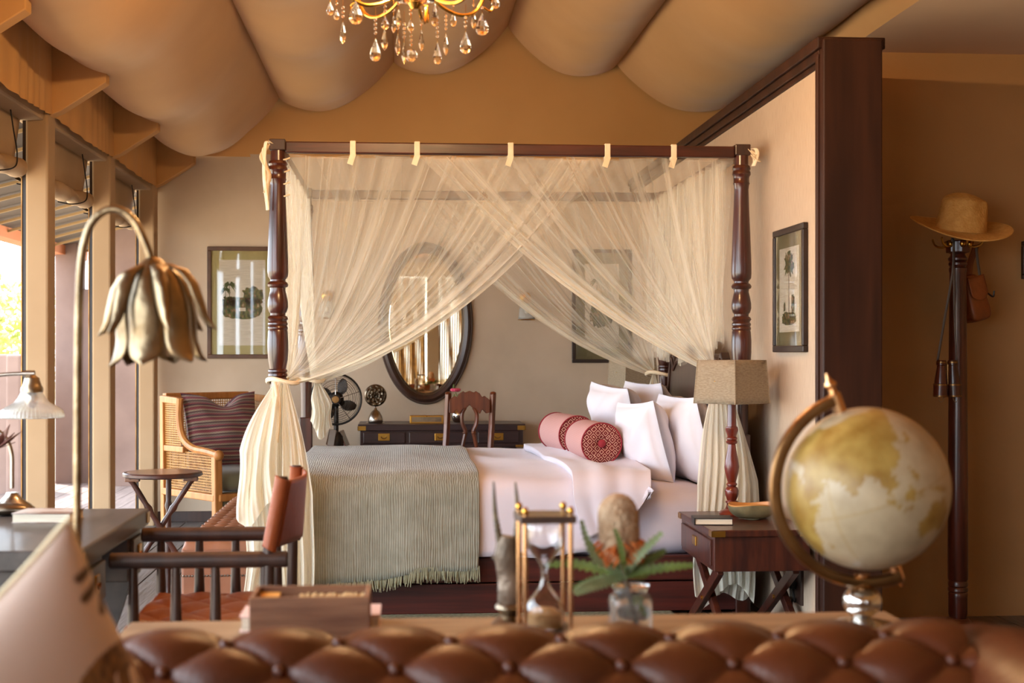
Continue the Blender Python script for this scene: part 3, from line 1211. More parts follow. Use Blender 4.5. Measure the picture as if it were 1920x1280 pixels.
def curtain(top0, top1, tie, kx, ky, foldN, amp, seed=0., nS=260, nT=44, tr=.02, nrm=(0, 1, 0)):
    top0, top1, tie = Vector(top0), Vector(top1), Vector(tie)
    nrm = Vector(nrm)
    ax = (top1 - top0).normalized()

    def fn(u, v):
        s, t = u, v
        P0_ = top0.lerp(top1, s)
        P2_ = tie + nrm * (tr * math.sin(s * 19 + seed)) + Vector((0, 0, 1)) * (.03 - .05 * s)
        P1_ = Vector((lerp(tie.x, P0_.x, kx), lerp(tie.y, P0_.y, kx), lerp(P0_.z, tie.z, ky - .10 * (1 - s))))
        p = bez(P0_, P1_, P2_, t)
        env = (.30 + .7 * math.sin(PI * min(1, t * 1.15 + .05)) ) * (1 - .82 * t ** 2.2)
        f = math.sin(2 * PI * foldN * s + seed + 1.7 * math.sin(s * 7 + seed) + .5 * t) + .6 * math.sin(2 * PI * foldN * 2.3 * s + seed * 2 + 2 * math.sin(s * 11))
        p = p + nrm * (amp * f * env)
        p = p + ax * (amp * .55 * math.cos(2 * PI * foldN * s * 1.37 + seed) * env)
        # swags between the straps at the top
        p.z -= .010 * (1 - t) ** 8 * abs(math.sin(PI * s * 4))
        return p

    def uvf(u, v):
        k = max(0, min(1, (u - .74) / .24))
        return (u, v + .6 * k * k * (3 - 2 * k) * min(1, v * 2.5))
    return MB().grid(fn, nS, nT, uvfn=uvf)


def tail(tie, bottom0, bottom1, zb_, foldN, amp, seed=0., nS=90, nT=30, nrm=(0, 1, 0), bulge=.06):
    tie = Vector(tie)
    b0, b1 = Vector(bottom0), Vector(bottom1)
    nrm = Vector(nrm)

    def fn(u, v):
        e = b0.lerp(b1, u)
        ax = (b1 - b0).normalized()
        q = min(1, v / .5)
        sp = .14 + .86 * (.55 * q + .45 * math.sin(q * PI / 2))
        x = tie.lerp(Vector((e.x, e.y, tie.z)), sp)
        x.z = lerp(tie.z, zb_ + .035 * math.sin(u * 7 + seed) + .03 * math.sin(u * 3 + seed * 2), v)
        f = math.sin(2 * PI * foldN * u + seed + .8 * math.sin(v * 4 + seed)) + .4 * math.sin(2 * PI * foldN * 2.1 * u + seed)
        x = x + nrm * (amp * f * (.15 + .85 * min(1, v * 2.5)))
        x = x + ax * (.018 * min(1, (b1 - b0).length / .3) * math.sin(v * 9 + seed + u * 3) * v)
        return x
    return MB().grid(fn, nS, nT, uvfn=lambda u, v: (u * .22 + seed, 1.05 + v))


y1, y2 = YN - .012, YFAR + .012
tNL = PX(541, 714, YN - .03)
tNR = PX(1338, 694, YN - .03)
tFL = PX(592, 712, YFAR)
tFR = PX(1226, 700, YFAR)
curtain((XL + .045, y1, ZR), (XAT(1128, YN), y1, ZR), tNL, .56, .88, 13, .014, .5).build('curtain_panel', 'net', net, ang=180)
curtain((XR - .045, y1 - .012, ZR), (XAT(785, YN), y1 - .012, ZR), tNR, .52, .70, 12, .014, 2.1).build('curtain_panel', 'net', net, ang=180)
curtain((XL + .06, y2 + .03, ZR), (lerp(XL, XR, .62), y2, ZR), tFL, .56, .86, 11, .014, 3.5, nS=200).build('curtain_panel', 'net', net, ang=180)
curtain((XR - .06, y2, ZR), (lerp(XL, XR, .30), y2, ZR), tFR, .54, .80, 12, .014, 4.4, nS=200).build('curtain_panel', 'net', net, ang=180)
# foot side, tied to both foot posts
curtain((XL + .02, YN + .04, ZR), (XL + .02, YN + 1.0, ZR), (XL + .05, YN + .05, tNL.z + .02), .5, .85, 9, .02, 1.1, nS=140, nrm=(1, 0, 0)).build('curtain_panel', 'net', net, ang=180)
curtain((XL + .02, YFAR - .04, ZR), (XL + .02, YFAR - 1.0, ZR), (XL + .05, YFAR - .05, tFL.z + .02), .5, .85, 9, .02, 6.1, nS=140, nrm=(1, 0, 0)).build('curtain_panel', 'net', net, ang=180)


# head side hangs straight and gathered
def headnet(u, v):
    y = lerp(YN + .05, YFAR - .04, u)
    z = lerp(ZR, 1.22 + .05 * math.sin(u * 21) + .03 * math.sin(u * 47), v)
    return Vector((XR - .082 + .022 * math.sin(u * 120 + 2 * math.sin(u * 17)) + .01 * math.sin(u * 260 + v * 3), y + .01 * math.sin(u * 75 + v * 2), z))


MB().grid(headnet, 300, 16, uvfn=lambda u, v: (u * 2.2, .55)).build('gathered_panel', 'net', net, ang=180)


def roofnet(u, v):
    return Vector((lerp(XL + .03, XR - .03, u), lerp(YN + .02, YFAR - .02, v), ZR - .012 - .02 * math.sin(PI * u) * math.sin(PI * v)))


MB().grid(roofnet, 30, 20, uvfn=lambda u, v: (u * .2 + .31, .02)).build('roof_net', 'net', net, ang=180)
# tails below the ties
tail(tNL + Vector((-.03, -.02, 0)), (XAT(456, YN - .17), YN - .17, 0), (XAT(582, YN - .15), YN - .15, 0), .09, 6, .024, .6, bulge=.05).build('tail', 'net', net, ang=180)
tail(tNL + Vector((-.03, -.05, 0)), (XAT(446, YN - .22), YN - .21, 0), (XAT(520, YN - .22), YN - .21, 0), .50, 3, .018, 2.6).build('tail', 'net', net, ang=180)
tail(tNL + Vector((-.02, -.03, 0)), (XAT(528, YN - .2), YN - .20, 0), (XAT(588, YN - .2), YN - .19, 0), .16, 3, .016, 4.1).build('tail', 'net', net, ang=180)
tail(tFL, (XAT(584, YFAR - .05), YFAR - .1, 0), (XAT(622, YFAR - .05), YFAR - .05, 0), .77, 4, .02, 1.3).build('tail', 'net', net, ang=180)
tail(tNR + Vector((.02, -.045, 0)), (XAT(1302, YN - .05), YN - .078, 0), (XAT(1408, YN - .05), YN - .076, 0), .10, 7, .008, 3.3).build('tail', 'net', net, ang=180)
tail(tNR + Vector((.0, -.02, 0)), (XAT(1310, YN - .03), YN - .052, 0), (XAT(1418, YN - .03), YN - .054, 0), .10, 6, .006, 5.3).build('tail', 'net', net, ang=180)
tail(tFR, (XAT(1205, YFAR), YFAR - .09, 0), (XAT(1236, YFAR), YFAR - .08, 0), .72, 4, .02, 2.3).build('tail', 'net', net, ang=180)
# straps over the rails
for px_ in (662, 782, 957, 1138, 1262):
    xx = XAT(px_, YN)
    b = MB()
    b.box2((xx - .013, YN - .027, ZT - .07), (xx + .013, YN + .026, ZT - .001))
    b.build('strap', 'net_strap', net, smooth=False, bevel=.003)
    MB().box((xx - .006, YN - .026, ZT - .085), (.026, .006, .05), (0, R(18), 0)).build('strap_end', 'net_strap', net, smooth=False)
for (xx, dirx, ln) in ((XL - .045, -1, .32), (XR + .05, 1, .10)):
    for q in range(3):
        pts = catmull([(xx + dirx * -.02, YN - .03, ZT - .02), (xx + dirx * (.005 + .01 * q), YN - .045, ZT - .02 - .03 * q), (xx + dirx * (.012 - .012 * q), YN - .05, ZT - ln * .5), (xx + dirx * (-.004 + .006 * q), YN - .04, ZT - ln * (1 - .12 * q))], 6)
        b = MB()

        def rib(u, v, pts=pts, q=q):
            k = v * (len(pts) - 1)
            i = min(int(k), len(pts) - 2)
            p = pts[i].lerp(pts[i + 1], k - i)
            return p + Vector(((u - .5) * .016, (u - .5) * .012 * (q - 1), 0))
        b.grid(rib, 2, 18)
        b.build('strap', 'net_strap', net, solid=.002)
# lacing between post and curtain at the foot post head
for q in range(4):
    z = ZR - .02 - .055 * q
    MB().tube(catmull([(XL + .012, YN, z), (XL + .03, YN - .02, z - .008), (XL + .055, YN - .01, z + .002)], 5), .004, 5).build('lace', 'net_strap', net)
# tie bands round the posts
for (tp, pxp, yp) in ((tNL, XL, YN), (tNR, XR, YN), (tFL, XL, YFAR), (tFR, XR, YFAR)):
    pts = []
    for k in range(28):
        a = 2 * PI * k / 28
        cx = (tp.x + pxp) / 2
        rx_ = abs(tp.x - pxp) / 2 + .045
        pts.append((cx + rx_ * math.cos(a), lerp(tp.y, yp, .5) + .06 * math.sin(a), tp.z + .01 * math.sin(a * 2)))
    MB().tube(pts, .011, 7, closed=True).build('tie_band', 'net_strap', net)
xt = tNL.x - .055
for (dx_, ln) in ((-.025, .26), (.015, .27), (.0, .20)):
    def rib2(u, v, dx_=dx_, ln=ln):
        return Vector((xt + dx_ * (1.2 * v + .2) + (u - .5) * .016 + .012 * math.sin(v * 4), YN - .13 - .02 * v, tNL.z - ln * v))
    MB().grid(rib2, 2, 14).build('tie_end', 'net_strap', net, solid=.002)

# ================================================================ nightstands and table lamps
def nightstand(label, loc):
    t = thing('nightstand', label, 'nightstand', loc)
    W_, D_, ZT_ = .42, .70, .495      # x, y
    MB().box2((0, 0, ZT_ - .028), (W_, D_, ZT_)).build('top', 'night_wood', t, smooth=False, bevel=.004)
    MB().box2((.012, .012, .325), (W_ - .01, D_ - .012, ZT_ - .028)).build('body', 'night_wood', t, smooth=False, bevel=.003)
    dr = MB().box2((.002, .05, .345), (.02, D_ - .05, ZT_ - .045)).build('drawer_front', 'night_wood', t, smooth=False, bevel=.003)
    MB().box2((-.004, D_ / 2 - .035, .39), (.004, D_ / 2 + .035, .43)).build('pull', 'brass', dr, smooth=False, bevel=.003)
    for (cx, cy) in ((0, 0), (0, D_), (W_, 0), (W_, D_)):
        sx = 1 if cx == 0 else -1
        sy = 1 if cy == 0 else -1
        b = MB()
        b.box2((cx - sx * .002, cy - sy * .002, ZT_ - .027), (cx + sx * .055, cy + sy * .004, ZT_ - .003))
        b.box2((cx - sx * .002, cy - sy * .002, ZT_ - .027), (cx + sx * .004, cy + sy * .055, ZT_ - .003))
        b.build('corner_bracket', 'brass', t, smooth=False)
    for xx in (.045, W_ - .06):
        for (ya_, yb_, dx_) in ((.05, D_ - .07, 0), (D_ - .07, .05, .027)):
            MB().bar((xx + dx_, ya_, .33), (xx + dx_, yb_, .021), .048, .026, up=(1, 0, 0)).build('leg', 'night_wood', t, smooth=False, bevel=.003)
        MB().cyl((xx - .02, D_ / 2 - .01, .165), (xx + .045, D_ / 2 - .01, .165), .009, n=10).build('pivot', 'brass', t)
    return t


ns = nightstand('dark campaign nightstand on crossed legs holding a black book', (XP - .44, 5.70, 0))
ns2 = dup(ns, (XP - .44, 8.62, 0), 0, 'dark campaign nightstand mostly hidden on the far side of the bed')


def bed_lamp(label, loc, rz):
    t = thing('table_lamp', label, 'lamp', loc, rz)
    sz = .00235
    z0 = .495
    prof = [(0, .055), (.008, .058), (.02, .05), (.028, .03), (.04, .024), (.05, .022), (.056, .028), (.062, .028), (.066, .02), (.075, .024), (.092, .030), (.11, .031), (.122, .026),
            (.128, .018), (.134, .024), (.140, .024), (.146, .018), (.16, .022), (.19, .030), (.215, .033), (.25, .028), (.29, .020), (.315, .017), (.32, .024), (.327, .026), (.333, .020), (.338, .024),
            (.344, .024), (.35, .019), (.36, .022), (.375, .028), (.384, .029), (.387, .027), (.392, .027), (.394, .021), (.40, .020), (.52, .018)]
    b = MB().lathe([(r, z) for z, r in prof], (0, 0, 0), 24)
    b.build('turned_base', 'lamp_wood', t, ang=35)
    MB().cyl((0, 0, .52), (0, 0, .60), .012, n=12).build('socket', 'brass', t)
    zb_, zt_ = .497, .690
    hb_, ht = .118, .106
    b = MB()
    q = 10
    vs = []

    def side(u, v):
        k = u * 4
        i = int(k) % 4
        f = k - int(k)
        h = lerp(hb_, ht, v)
        c = [(-h, -h), (h, -h), (h, h), (-h, h)]
        a, d = c[i], c[(i + 1) % 4]
        return Vector((lerp(a[0], d[0], f), lerp(a[1], d[1], f), lerp(zb_, zt_, v)))
    b.grid(side, 16, 6, cu=True)
    sh = b.build('shade', 'shade_linen', t, solid=.004, ang=30)
    for (sx, sy) in ((-1, -1), (1, -1), (1, 1), (-1, 1)):
        MB().tube([(sx * hb_ * 1.0, sy * hb_ * 1.0, zb_), (sx * ht, sy * ht, zt_)], .004, 6).build('corner_seam', 'shade_linen', sh)
    MB().tube([(-hb_, 0, zb_ + .1), (hb_, 0, zb_ + .1)], .002, 5).build('shade_spider', 'brass', sh)
    return t


LX = XAT(1372, 6.24)
lam = bed_lamp('turned red wood lamp with square linen shade beside the black book', (LX, 6.24, .495), R(45 - 8))
dup(lam, (XAT(1186, 8.95), 8.95, .495), R(20), 'linen shaded lamp beyond the pillows on the far side of the bed')
# book and bowl
bk = thing('book', 'small black book with white pages beside the lamp base', 'book', (XAT(1336, 5.93), 5.93, .495), R(-6))
MB().box2((-.078, -.055, .004), (.076, .055, .026)).build('pages', 'paper', bk, smooth=False)
b = MB()
b.box2((-.082, -.059, 0), (.08, .059, .004))
b.box2((-.082, -.059, .026), (.08, .059, .03))
b.box2((-.084, -.059, 0), (-.078, .059, .03))
b.build('cover', 'book_black', bk, smooth=False, bevel=.0015)
bw = thing('bowl', 'dark shell bowl with amber inside on the nightstand', 'bowl', (XAT(1411, 6.08), 6.085, .495))


def bowl(ro, ri):
    def fn(u, v):
        a = 2 * PI * u
        r = lerp(.035, .108, math.sin(v * PI / 2)) + ri
        return Vector((r * math.cos(a), r * .75 * math.sin(a), ro + .058 * (1 - math.cos(v * PI / 2)) + .004 * math.sin(3 * a) * v))
    return fn


b = MB().grid(bowl(.004, 0), 36, 10, cu=True)
b.add([(.035 * math.cos(2 * PI * k / 20), .026 * math.sin(2 * PI * k / 20), .004) for k in range(20)], [tuple(range(20))])
b.build('shell', 'shell', bw)
b = MB().grid(bowl(.009, -.003), 36, 10, cu=True)
b.add([(.032 * math.cos(2 * PI * k / 20), .024 * math.sin(2 * PI * k / 20), .009) for k in range(20)], [tuple(range(20))])
b.build('inside', 'shell_in', bw)
MB().lathe([(.03, 0), (.028, .008)], (0, 0, -.002), 20).build('foot', 'shell', bw)
# outlet with plug on the partition
ot = thing('power_outlet', 'dark wall socket plate with a black plug and coiled cord', 'outlet', (XP, 6.0, 0))
zc = .235
MB().box2((-.012, -.09, zc - .09), (.001, .09, zc + .07)).build('plate', 'ebony', ot, smooth=False, bevel=.003)
MB().box2((-.036, -.02, zc - .03), (-.010, .03, zc + .02)).build('plug', 'black_plastic', ot, smooth=False, bevel=.004)
pts = catmull([(-.022, 0, zc - .02), (-.022, -.01, zc - .06)] + [(-.022 + .006 * math.cos(k * 1.2), -.01 + .018 * math.sin(k * 1.2), zc - .085 - .012 * k + .02 * math.sin(k * 1.2)) for k in range(7)] + [(-.02, 0, .05), (-.02, .03, .008)], 5)
MB().tube(pts, .005, 6).build('cord', 'black_cord', ot)

# ================================================================ console by the back wall
YC = 9.88
CX0, CX1 = XAT(671, YC), XAT(985, YC)
CZ = ZAT(795, YC, 800)
co = thing('console_table', 'dark campaign console with three brass handled drawers by the back wall', 'console', (0, YC, 0))
MB().box2((CX0, 0, CZ - .045), (CX1, .47, CZ)).build('top', 'console_wood', co, smooth=False, bevel=.004)
zb_ = ZAT(839, YC, 800)
MB().box2((CX0 + .015, .015, zb_ + .015), (CX1 - .015, .46, CZ - .045)).build('body', 'console_wood', co, smooth=False, bevel=.003)
MB().box2((CX0 + .012, .012, zb_), (CX1 - .012, .46, zb_ + .018)).build('bottom_rail', 'console_wood', co, smooth=False, bevel=.003)
for (a, c, h) in ((681, 760, 720), (767, 888, 826), (896, 973, 933)):
    xa, xb, xh = XAT(a, YC), XAT(c, YC), XAT(h, YC)
    d = MB().box2((xa, -.002, zb_ + .03), (xb, .02, CZ - .055)).build('drawer', 'console_wood', co, smooth=False, bevel=.005)
    zc = (zb_ + CZ) / 2 - .008
    MB().box2((xh - .04, -.009, zc - .024), (xh + .04, .0, zc + .026)).build('handle_plate', 'brass', d, smooth=False, bevel=.002)
    MB().tube([(xh - .02 + .02 * (1 - math.cos(PI * k / 8)), -.012, zc + .006 - .014 * math.sin(PI * k / 8)) for k in range(9)], .004, 6).build('ring_pull', 'bronze', d)
for (cx, s) in ((CX0, 1), (CX1, -1)):
    for (z0, z1) in ((CZ - .042, CZ - .012), (zb_ + .001, zb_ + .016)):
        off = .0 if z0 > CZ - .05 else .012
        b = MB().box2((cx + s * (off - .003), -.003 + off, z0), (cx + s * (off + .055), .004 + off, z1))
        b.box2((cx + s * (off - .003), -.003 + off, z0), (cx + s * (off + .003), .05 + off, z1))
        b.build('corner_bracket', 'brass', co, smooth=False)
for cx in (CX0 + .09, CX1 - .10):
    for cy in (.07, .40):
        MB().lathe([(.03, 0), (.028, .05), (.035, .06), (.024, .09), (.03, .35), (.034, zb_ - .03), (.045, zb_ - .025), (.045, zb_ + .002)], (cx, cy, 0), 16).build('leg', 'console_wood', co)
# things on the console
sd_ = thing('disc_ornament', 'carved round disc ornament on a mercury glass foot', 'ornament', (XAT(704, 10.05), 10.05, CZ))
zc = ZAT(741, 10.05, 704) - CZ
rr = 18.5 / 2667 * 10.05


def disc(u, v):
    a = 2 * PI * u
    r = rr * v
    rel = .006 * math.sin(a * 9) * math.sin(v * 8) + .005 * math.cos(v * 22)
    return Vector((r * math.cos(a), -.014 + (rel if v < .95 else 0), zc + r * math.sin(a)))


b = MB().grid(disc, 60, 18, cu=True)
b.tube([(rr * math.cos(2 * PI * k / 40), -.005, zc + rr * math.sin(2 * PI * k / 40)) for k in range(40)], .008, 6, closed=True)
b.build('disc', 'pewter', sd_, solid=.004, ang=60)
MB().cyl((0, 0, .09), (0, 0, zc - rr + .01), .004, n=8).build('stem', 'dark_metal', sd_)
MB().lathe([(.045, .0), (.052, .01), (.052, .03), (.046, .05), (.03, .08), (.012, .095), (.008, .11)], (0, 0, 0), 24).build('glass_foot', 'nickel', sd_)
MB().box2((-.065, -.05, 0), (.065, .06, .006)).build('base_plate', 'glass', sd_, smooth=False)
pb = thing('picture_box', 'small gilt edged box with a landscape strip on the console', 'box', (XAT(800, 10.0), 10.0, CZ))
MB().box2((-.118, 0, 0), (.118, .08, .055)).build('body', 'brass', pb, smooth=False, bevel=.003)
MB().box2((-.104, -.003, .010), (.104, .002, .044)).build('landscape_strip', 'pewter', pb, smooth=False)
MB().sph((0, -.002, .05), .004, 10, 6).build('clasp', 'gold', pb)
vs_ = thing('vase', 'silver bottle vase with one pink flower behind the chair', 'vase', (XAT(858, 10.12), 10.12, CZ))
MB().lathe([(.022, 0), (.034, .01), (.046, .045), (.042, .07), (.024, .095), (.016, .12), (.02, .145)], (0, 0, 0), 24, cap=False).build('body', 'silver', vs_)
MB().tube(catmull([(0, 0, .02), (.004, 0, .14), (-.014, -.01, .215)], 5), .003, 6).build('stem', 'leaf', vs_)
fz = ZAT(734, 10.12, 858) - CZ
b = MB()
for ring, (nn, rr_, tilt) in enumerate(((5, .012, 75), (8, .024, 55), (10, .036, 30))):
    for k in range(nn):
        a = 2 * PI * k / nn + ring
        c = Vector((-.016, -.012, fz))
        d = Vector((math.cos(a) * math.cos(R(tilt)), math.sin(a) * math.cos(R(tilt)), math.sin(R(tilt))))
        b.sph(c + d * rr_ * .7, (rr_ * .45, rr_ * .45, rr_ * .35), 8, 5)
b.build('petals', 'pink_flower', vs_)
for k in range(3):
    MB().sph((-.016 + .02 * math.cos(k * 2.1), -.012 + .02 * math.sin(k * 2.1), fz - .035 + (.07 if k == 1 else 0)), (.008, .008, .02), 8, 6).build('leaf', 'leaf', vs_)

# dining chair behind the bed
YD = 9.25
dc = thing('dining_chair', 'carved wooden side chair with scalloped top rail at the console', 'chair', (XAT(880, YD), YD, 0))
s9 = YD / 2667
hwid = 42 * s9
zt = ZAT(737, YD, 880)
for sx in (-1, 1):
    pts = [(sx * (hwid - .005) - .016, -.04, .0), (sx * hwid - .014, -.01, .45), (sx * hwid + .0, .0, .75), (sx * hwid + .008, -.02, zt)]
    for a, c in zip(pts[:-1], pts[1:]):
        pass
    b = MB()
    b.tube(catmull(pts, 4), .022, 4)
    b.build('back_post', 'chair_wood', dc, smooth=False, bevel=.004)
    MB().sph((sx * hwid + .008, -.02, zt), (.021, .021, .012), 10, 6).build('post_cap', 'chair_wood', dc)
    MB().bar((sx * hwid - .01, .40, 0), (sx * hwid - .01, .40, .44), .04, .04).build('leg', 'chair_wood', dc, smooth=False, bevel=.004)
# scalloped crest rail
top = [(-1, .0), (-.9, .012), (-.72, .03), (-.62, .02), (-.5, .045), (-.3, .06), (-.22, .05), (0, .062), (.22, .05), (.3, .06), (.5, .045), (.62, .02), (.72, .03), (.9, .012), (1, 0)]
bot = [(1, -.08), (.8, -.085), (.62, -.06), (.5, -.09), (.3, -.055), (.15, -.05), (0, -.03), (-.15, -.05), (-.3, -.055), (-.5, -.09), (-.62, -.06), (-.8, -.085), (-1, -.08)]
zz = zt - .045
poly = [(a * (hwid - .012), zz + c) for a, c in top + bot]
MB().prism(poly, lambda a, c: (a, -.03, c), lambda a, c: (a, .0, c)).build('crest_rail', 'chair_wood', dc, smooth=False, bevel=.004)
for sx in (-1, 1):
    pts = catmull([(sx * .028, -.012, zz - .045), (sx * .048, -.01, zz - .09), (sx * .045, -.008, zz - .15), (sx * .026, -.006, zz - .2), (sx * .032, -.004, zz - .24), (sx * .05, 0, zz - .33), (sx * .05, 0, .48)], 5)
    b = MB().tube(pts, .013, 8)
    b.sph((sx * .028, -.006, zz - .21), (.017, .017, .012), 10, 6)
    b.build('splat', 'chair_wood', dc)
MB().box2((-hwid, -.02, .42), (hwid, .44, .465)).build('seat', 'chair_wood', dc, smooth=False, bevel=.008)
for yy in (.0, .4):
    MB().box2((-hwid + .01, yy - .01, .16), (hwid - .02, yy + .012, .19)).build('stretcher', 'chair_wood', dc, smooth=False)

# pedestal fan
YF_ = 9.5
fan = thing('pedestal_fan', 'dark metal tripod fan with wooden legs beside the console', 'fan', (XAT(630, YF_), YF_, 0))
fz = ZAT(748, YF_, 630)
fr = 47 / 2667 * YF_
RX = lambda a, r, y=0.: (r * math.cos(a), y, fz + r * math.sin(a))
hd = MB().tube([RX(2 * PI * k / 48, fr, -.02) for k in range(48)], .007, 8, closed=True).build('guard_rim', 'dark_metal', fan)
b = MB()
for q in range(1, 12):
    r_ = .055 + (fr - .055) * q / 12
    bow = -.06 + .035 * (q / 12) ** 2
    b.tube([RX(2 * PI * k / 40, r_, bow) for k in range(40)], .0012, 4, closed=True)
for k in range(5):
    a = PI / 2 + 2 * PI * k / 5
    b.tube([RX(a, .03, -.065), RX(a, fr * .6, -.048), RX(a, fr, -.02)], .0028, 5)
b.build('guard', 'nickel', fan)
b = MB()
for q in range(1, 8):
    r_ = .055 + (fr - .055) * q / 8
    b.tube([RX(2 * PI * k / 36, r_, .05 - .06 * (q / 8) ** 2) for k in range(36)], .0012, 4, closed=True)
b.build('rear_guard', 'dark_metal', fan)
for k in range(4):
    a0 = PI / 4 + PI / 2 * k + .15

    def blade(u, v, a0=a0):
        r_ = lerp(.03, fr * .86, v)
        w = .55 * math.sin(PI * (.18 + .74 * v)) * (1.15 - .3 * v)
        a = a0 + (u - .5) * 2 * w * .75 + .25 * v
        return Vector(RX(a, r_, .0 + .03 * (u - .5)))
    MB().grid(blade, 8, 10).build('blade', 'dark_metal', fan, solid=.002)
mt_ = Matrix.Rotation(R(90), 3, 'X')
b = MB().lathe([(.0, .072), (.03, .07), (.034, .06), (.034, .03), (.05, .02), (.05, -.08), (.03, -.10)], (0, 0, fz), 24, mt=Matrix.Rotation(R(90), 3, 'X'))
b.build('motor', 'dark_metal', fan)
MB().lathe([(.0, .074), (.022, .0735), (.024, .071)], (0, 0, fz), 20, mt=Matrix.Rotation(R(90), 3, 'X')).build('badge', 'bronze', fan)
MB().cyl((0, .03, .60), (0, .03, fz - .04), .016, n=12).build('pole', 'dark_metal', fan)
MB().lathe([(.04, .56), (.05, .58), (.05, .66), (.03, .69)], (0, .03, 0), 16).build('hub', 'dark_metal', fan)
for k in range(3):
    a = .12 + 2 * PI * k / 3
    d = Vector((math.cos(a), math.sin(a), 0))
    MB().bar(Vector((0, .03, .68)) + d * .04, Vector((0, .03, 0.013)) + d * .24, .04, .022, up=d).build('leg', 'lamp_wood', fan, smooth=False, bevel=.004)
    MB().bar(Vector((0, .03, .70)) + d * .035, Vector((0, .03, .60)) + d * .075, .046, .028, up=d).build('leg_bracket', 'nickel', fan, smooth=False)

# oval mirror
mr = thing('oval_mirror', 'large oval mirror in a dark moulded wooden frame', 'mirror', (XAT(798, YB), YB, 0))
mz = ZAT(606, YB, 798)
ax_, az_ = 80 / 2667 * YB, 143 / 2667 * YB


def ov(k, n, e=0., y=-.03):
    a = 2 * PI * k / n
    return ((ax_ + e) * math.cos(a), y, mz + (az_ + e) * math.sin(a))


def frame(u, v):
    a = 2 * PI * u
    prof = [(.034, .0), (.034, -.02), (.026, -.034), (.018, -.034), (.012, -.044), (-.004, -.05), (-.018, -.042), (-.028, -.036), (-.036, -.02), (-.036, 0)]
    i = v * (len(prof) - 1)
    k = min(int(i), len(prof) - 2)
    e = lerp(prof[k][0], prof[k + 1][0], i - k)
    y = lerp(prof[k][1], prof[k + 1][1], i - k)
    return Vector(((ax_ + e) * math.cos(a), y, mz + (az_ + e) * math.sin(a)))


MB().grid(frame, 96, 9, cu=True).build('frame', 'ebony', mr, ang=50)
MB().add([ov(k, 72, -.05, -.016) for k in range(72)], [tuple(range(72))]).build('mirror_glass', 'mirror', mr, smooth=False)


def bevelr(u, v):
    a = 2 * PI * u
    e = lerp(-.05, -.033, v)
    return Vector(((ax_ + e) * math.cos(a), lerp(-.016, -.010, v), mz + (az_ + e) * math.sin(a)))


MB().grid(bevelr, 72, 1, cu=True).build('bevelled_edge', 'mirror', mr, smooth=False)


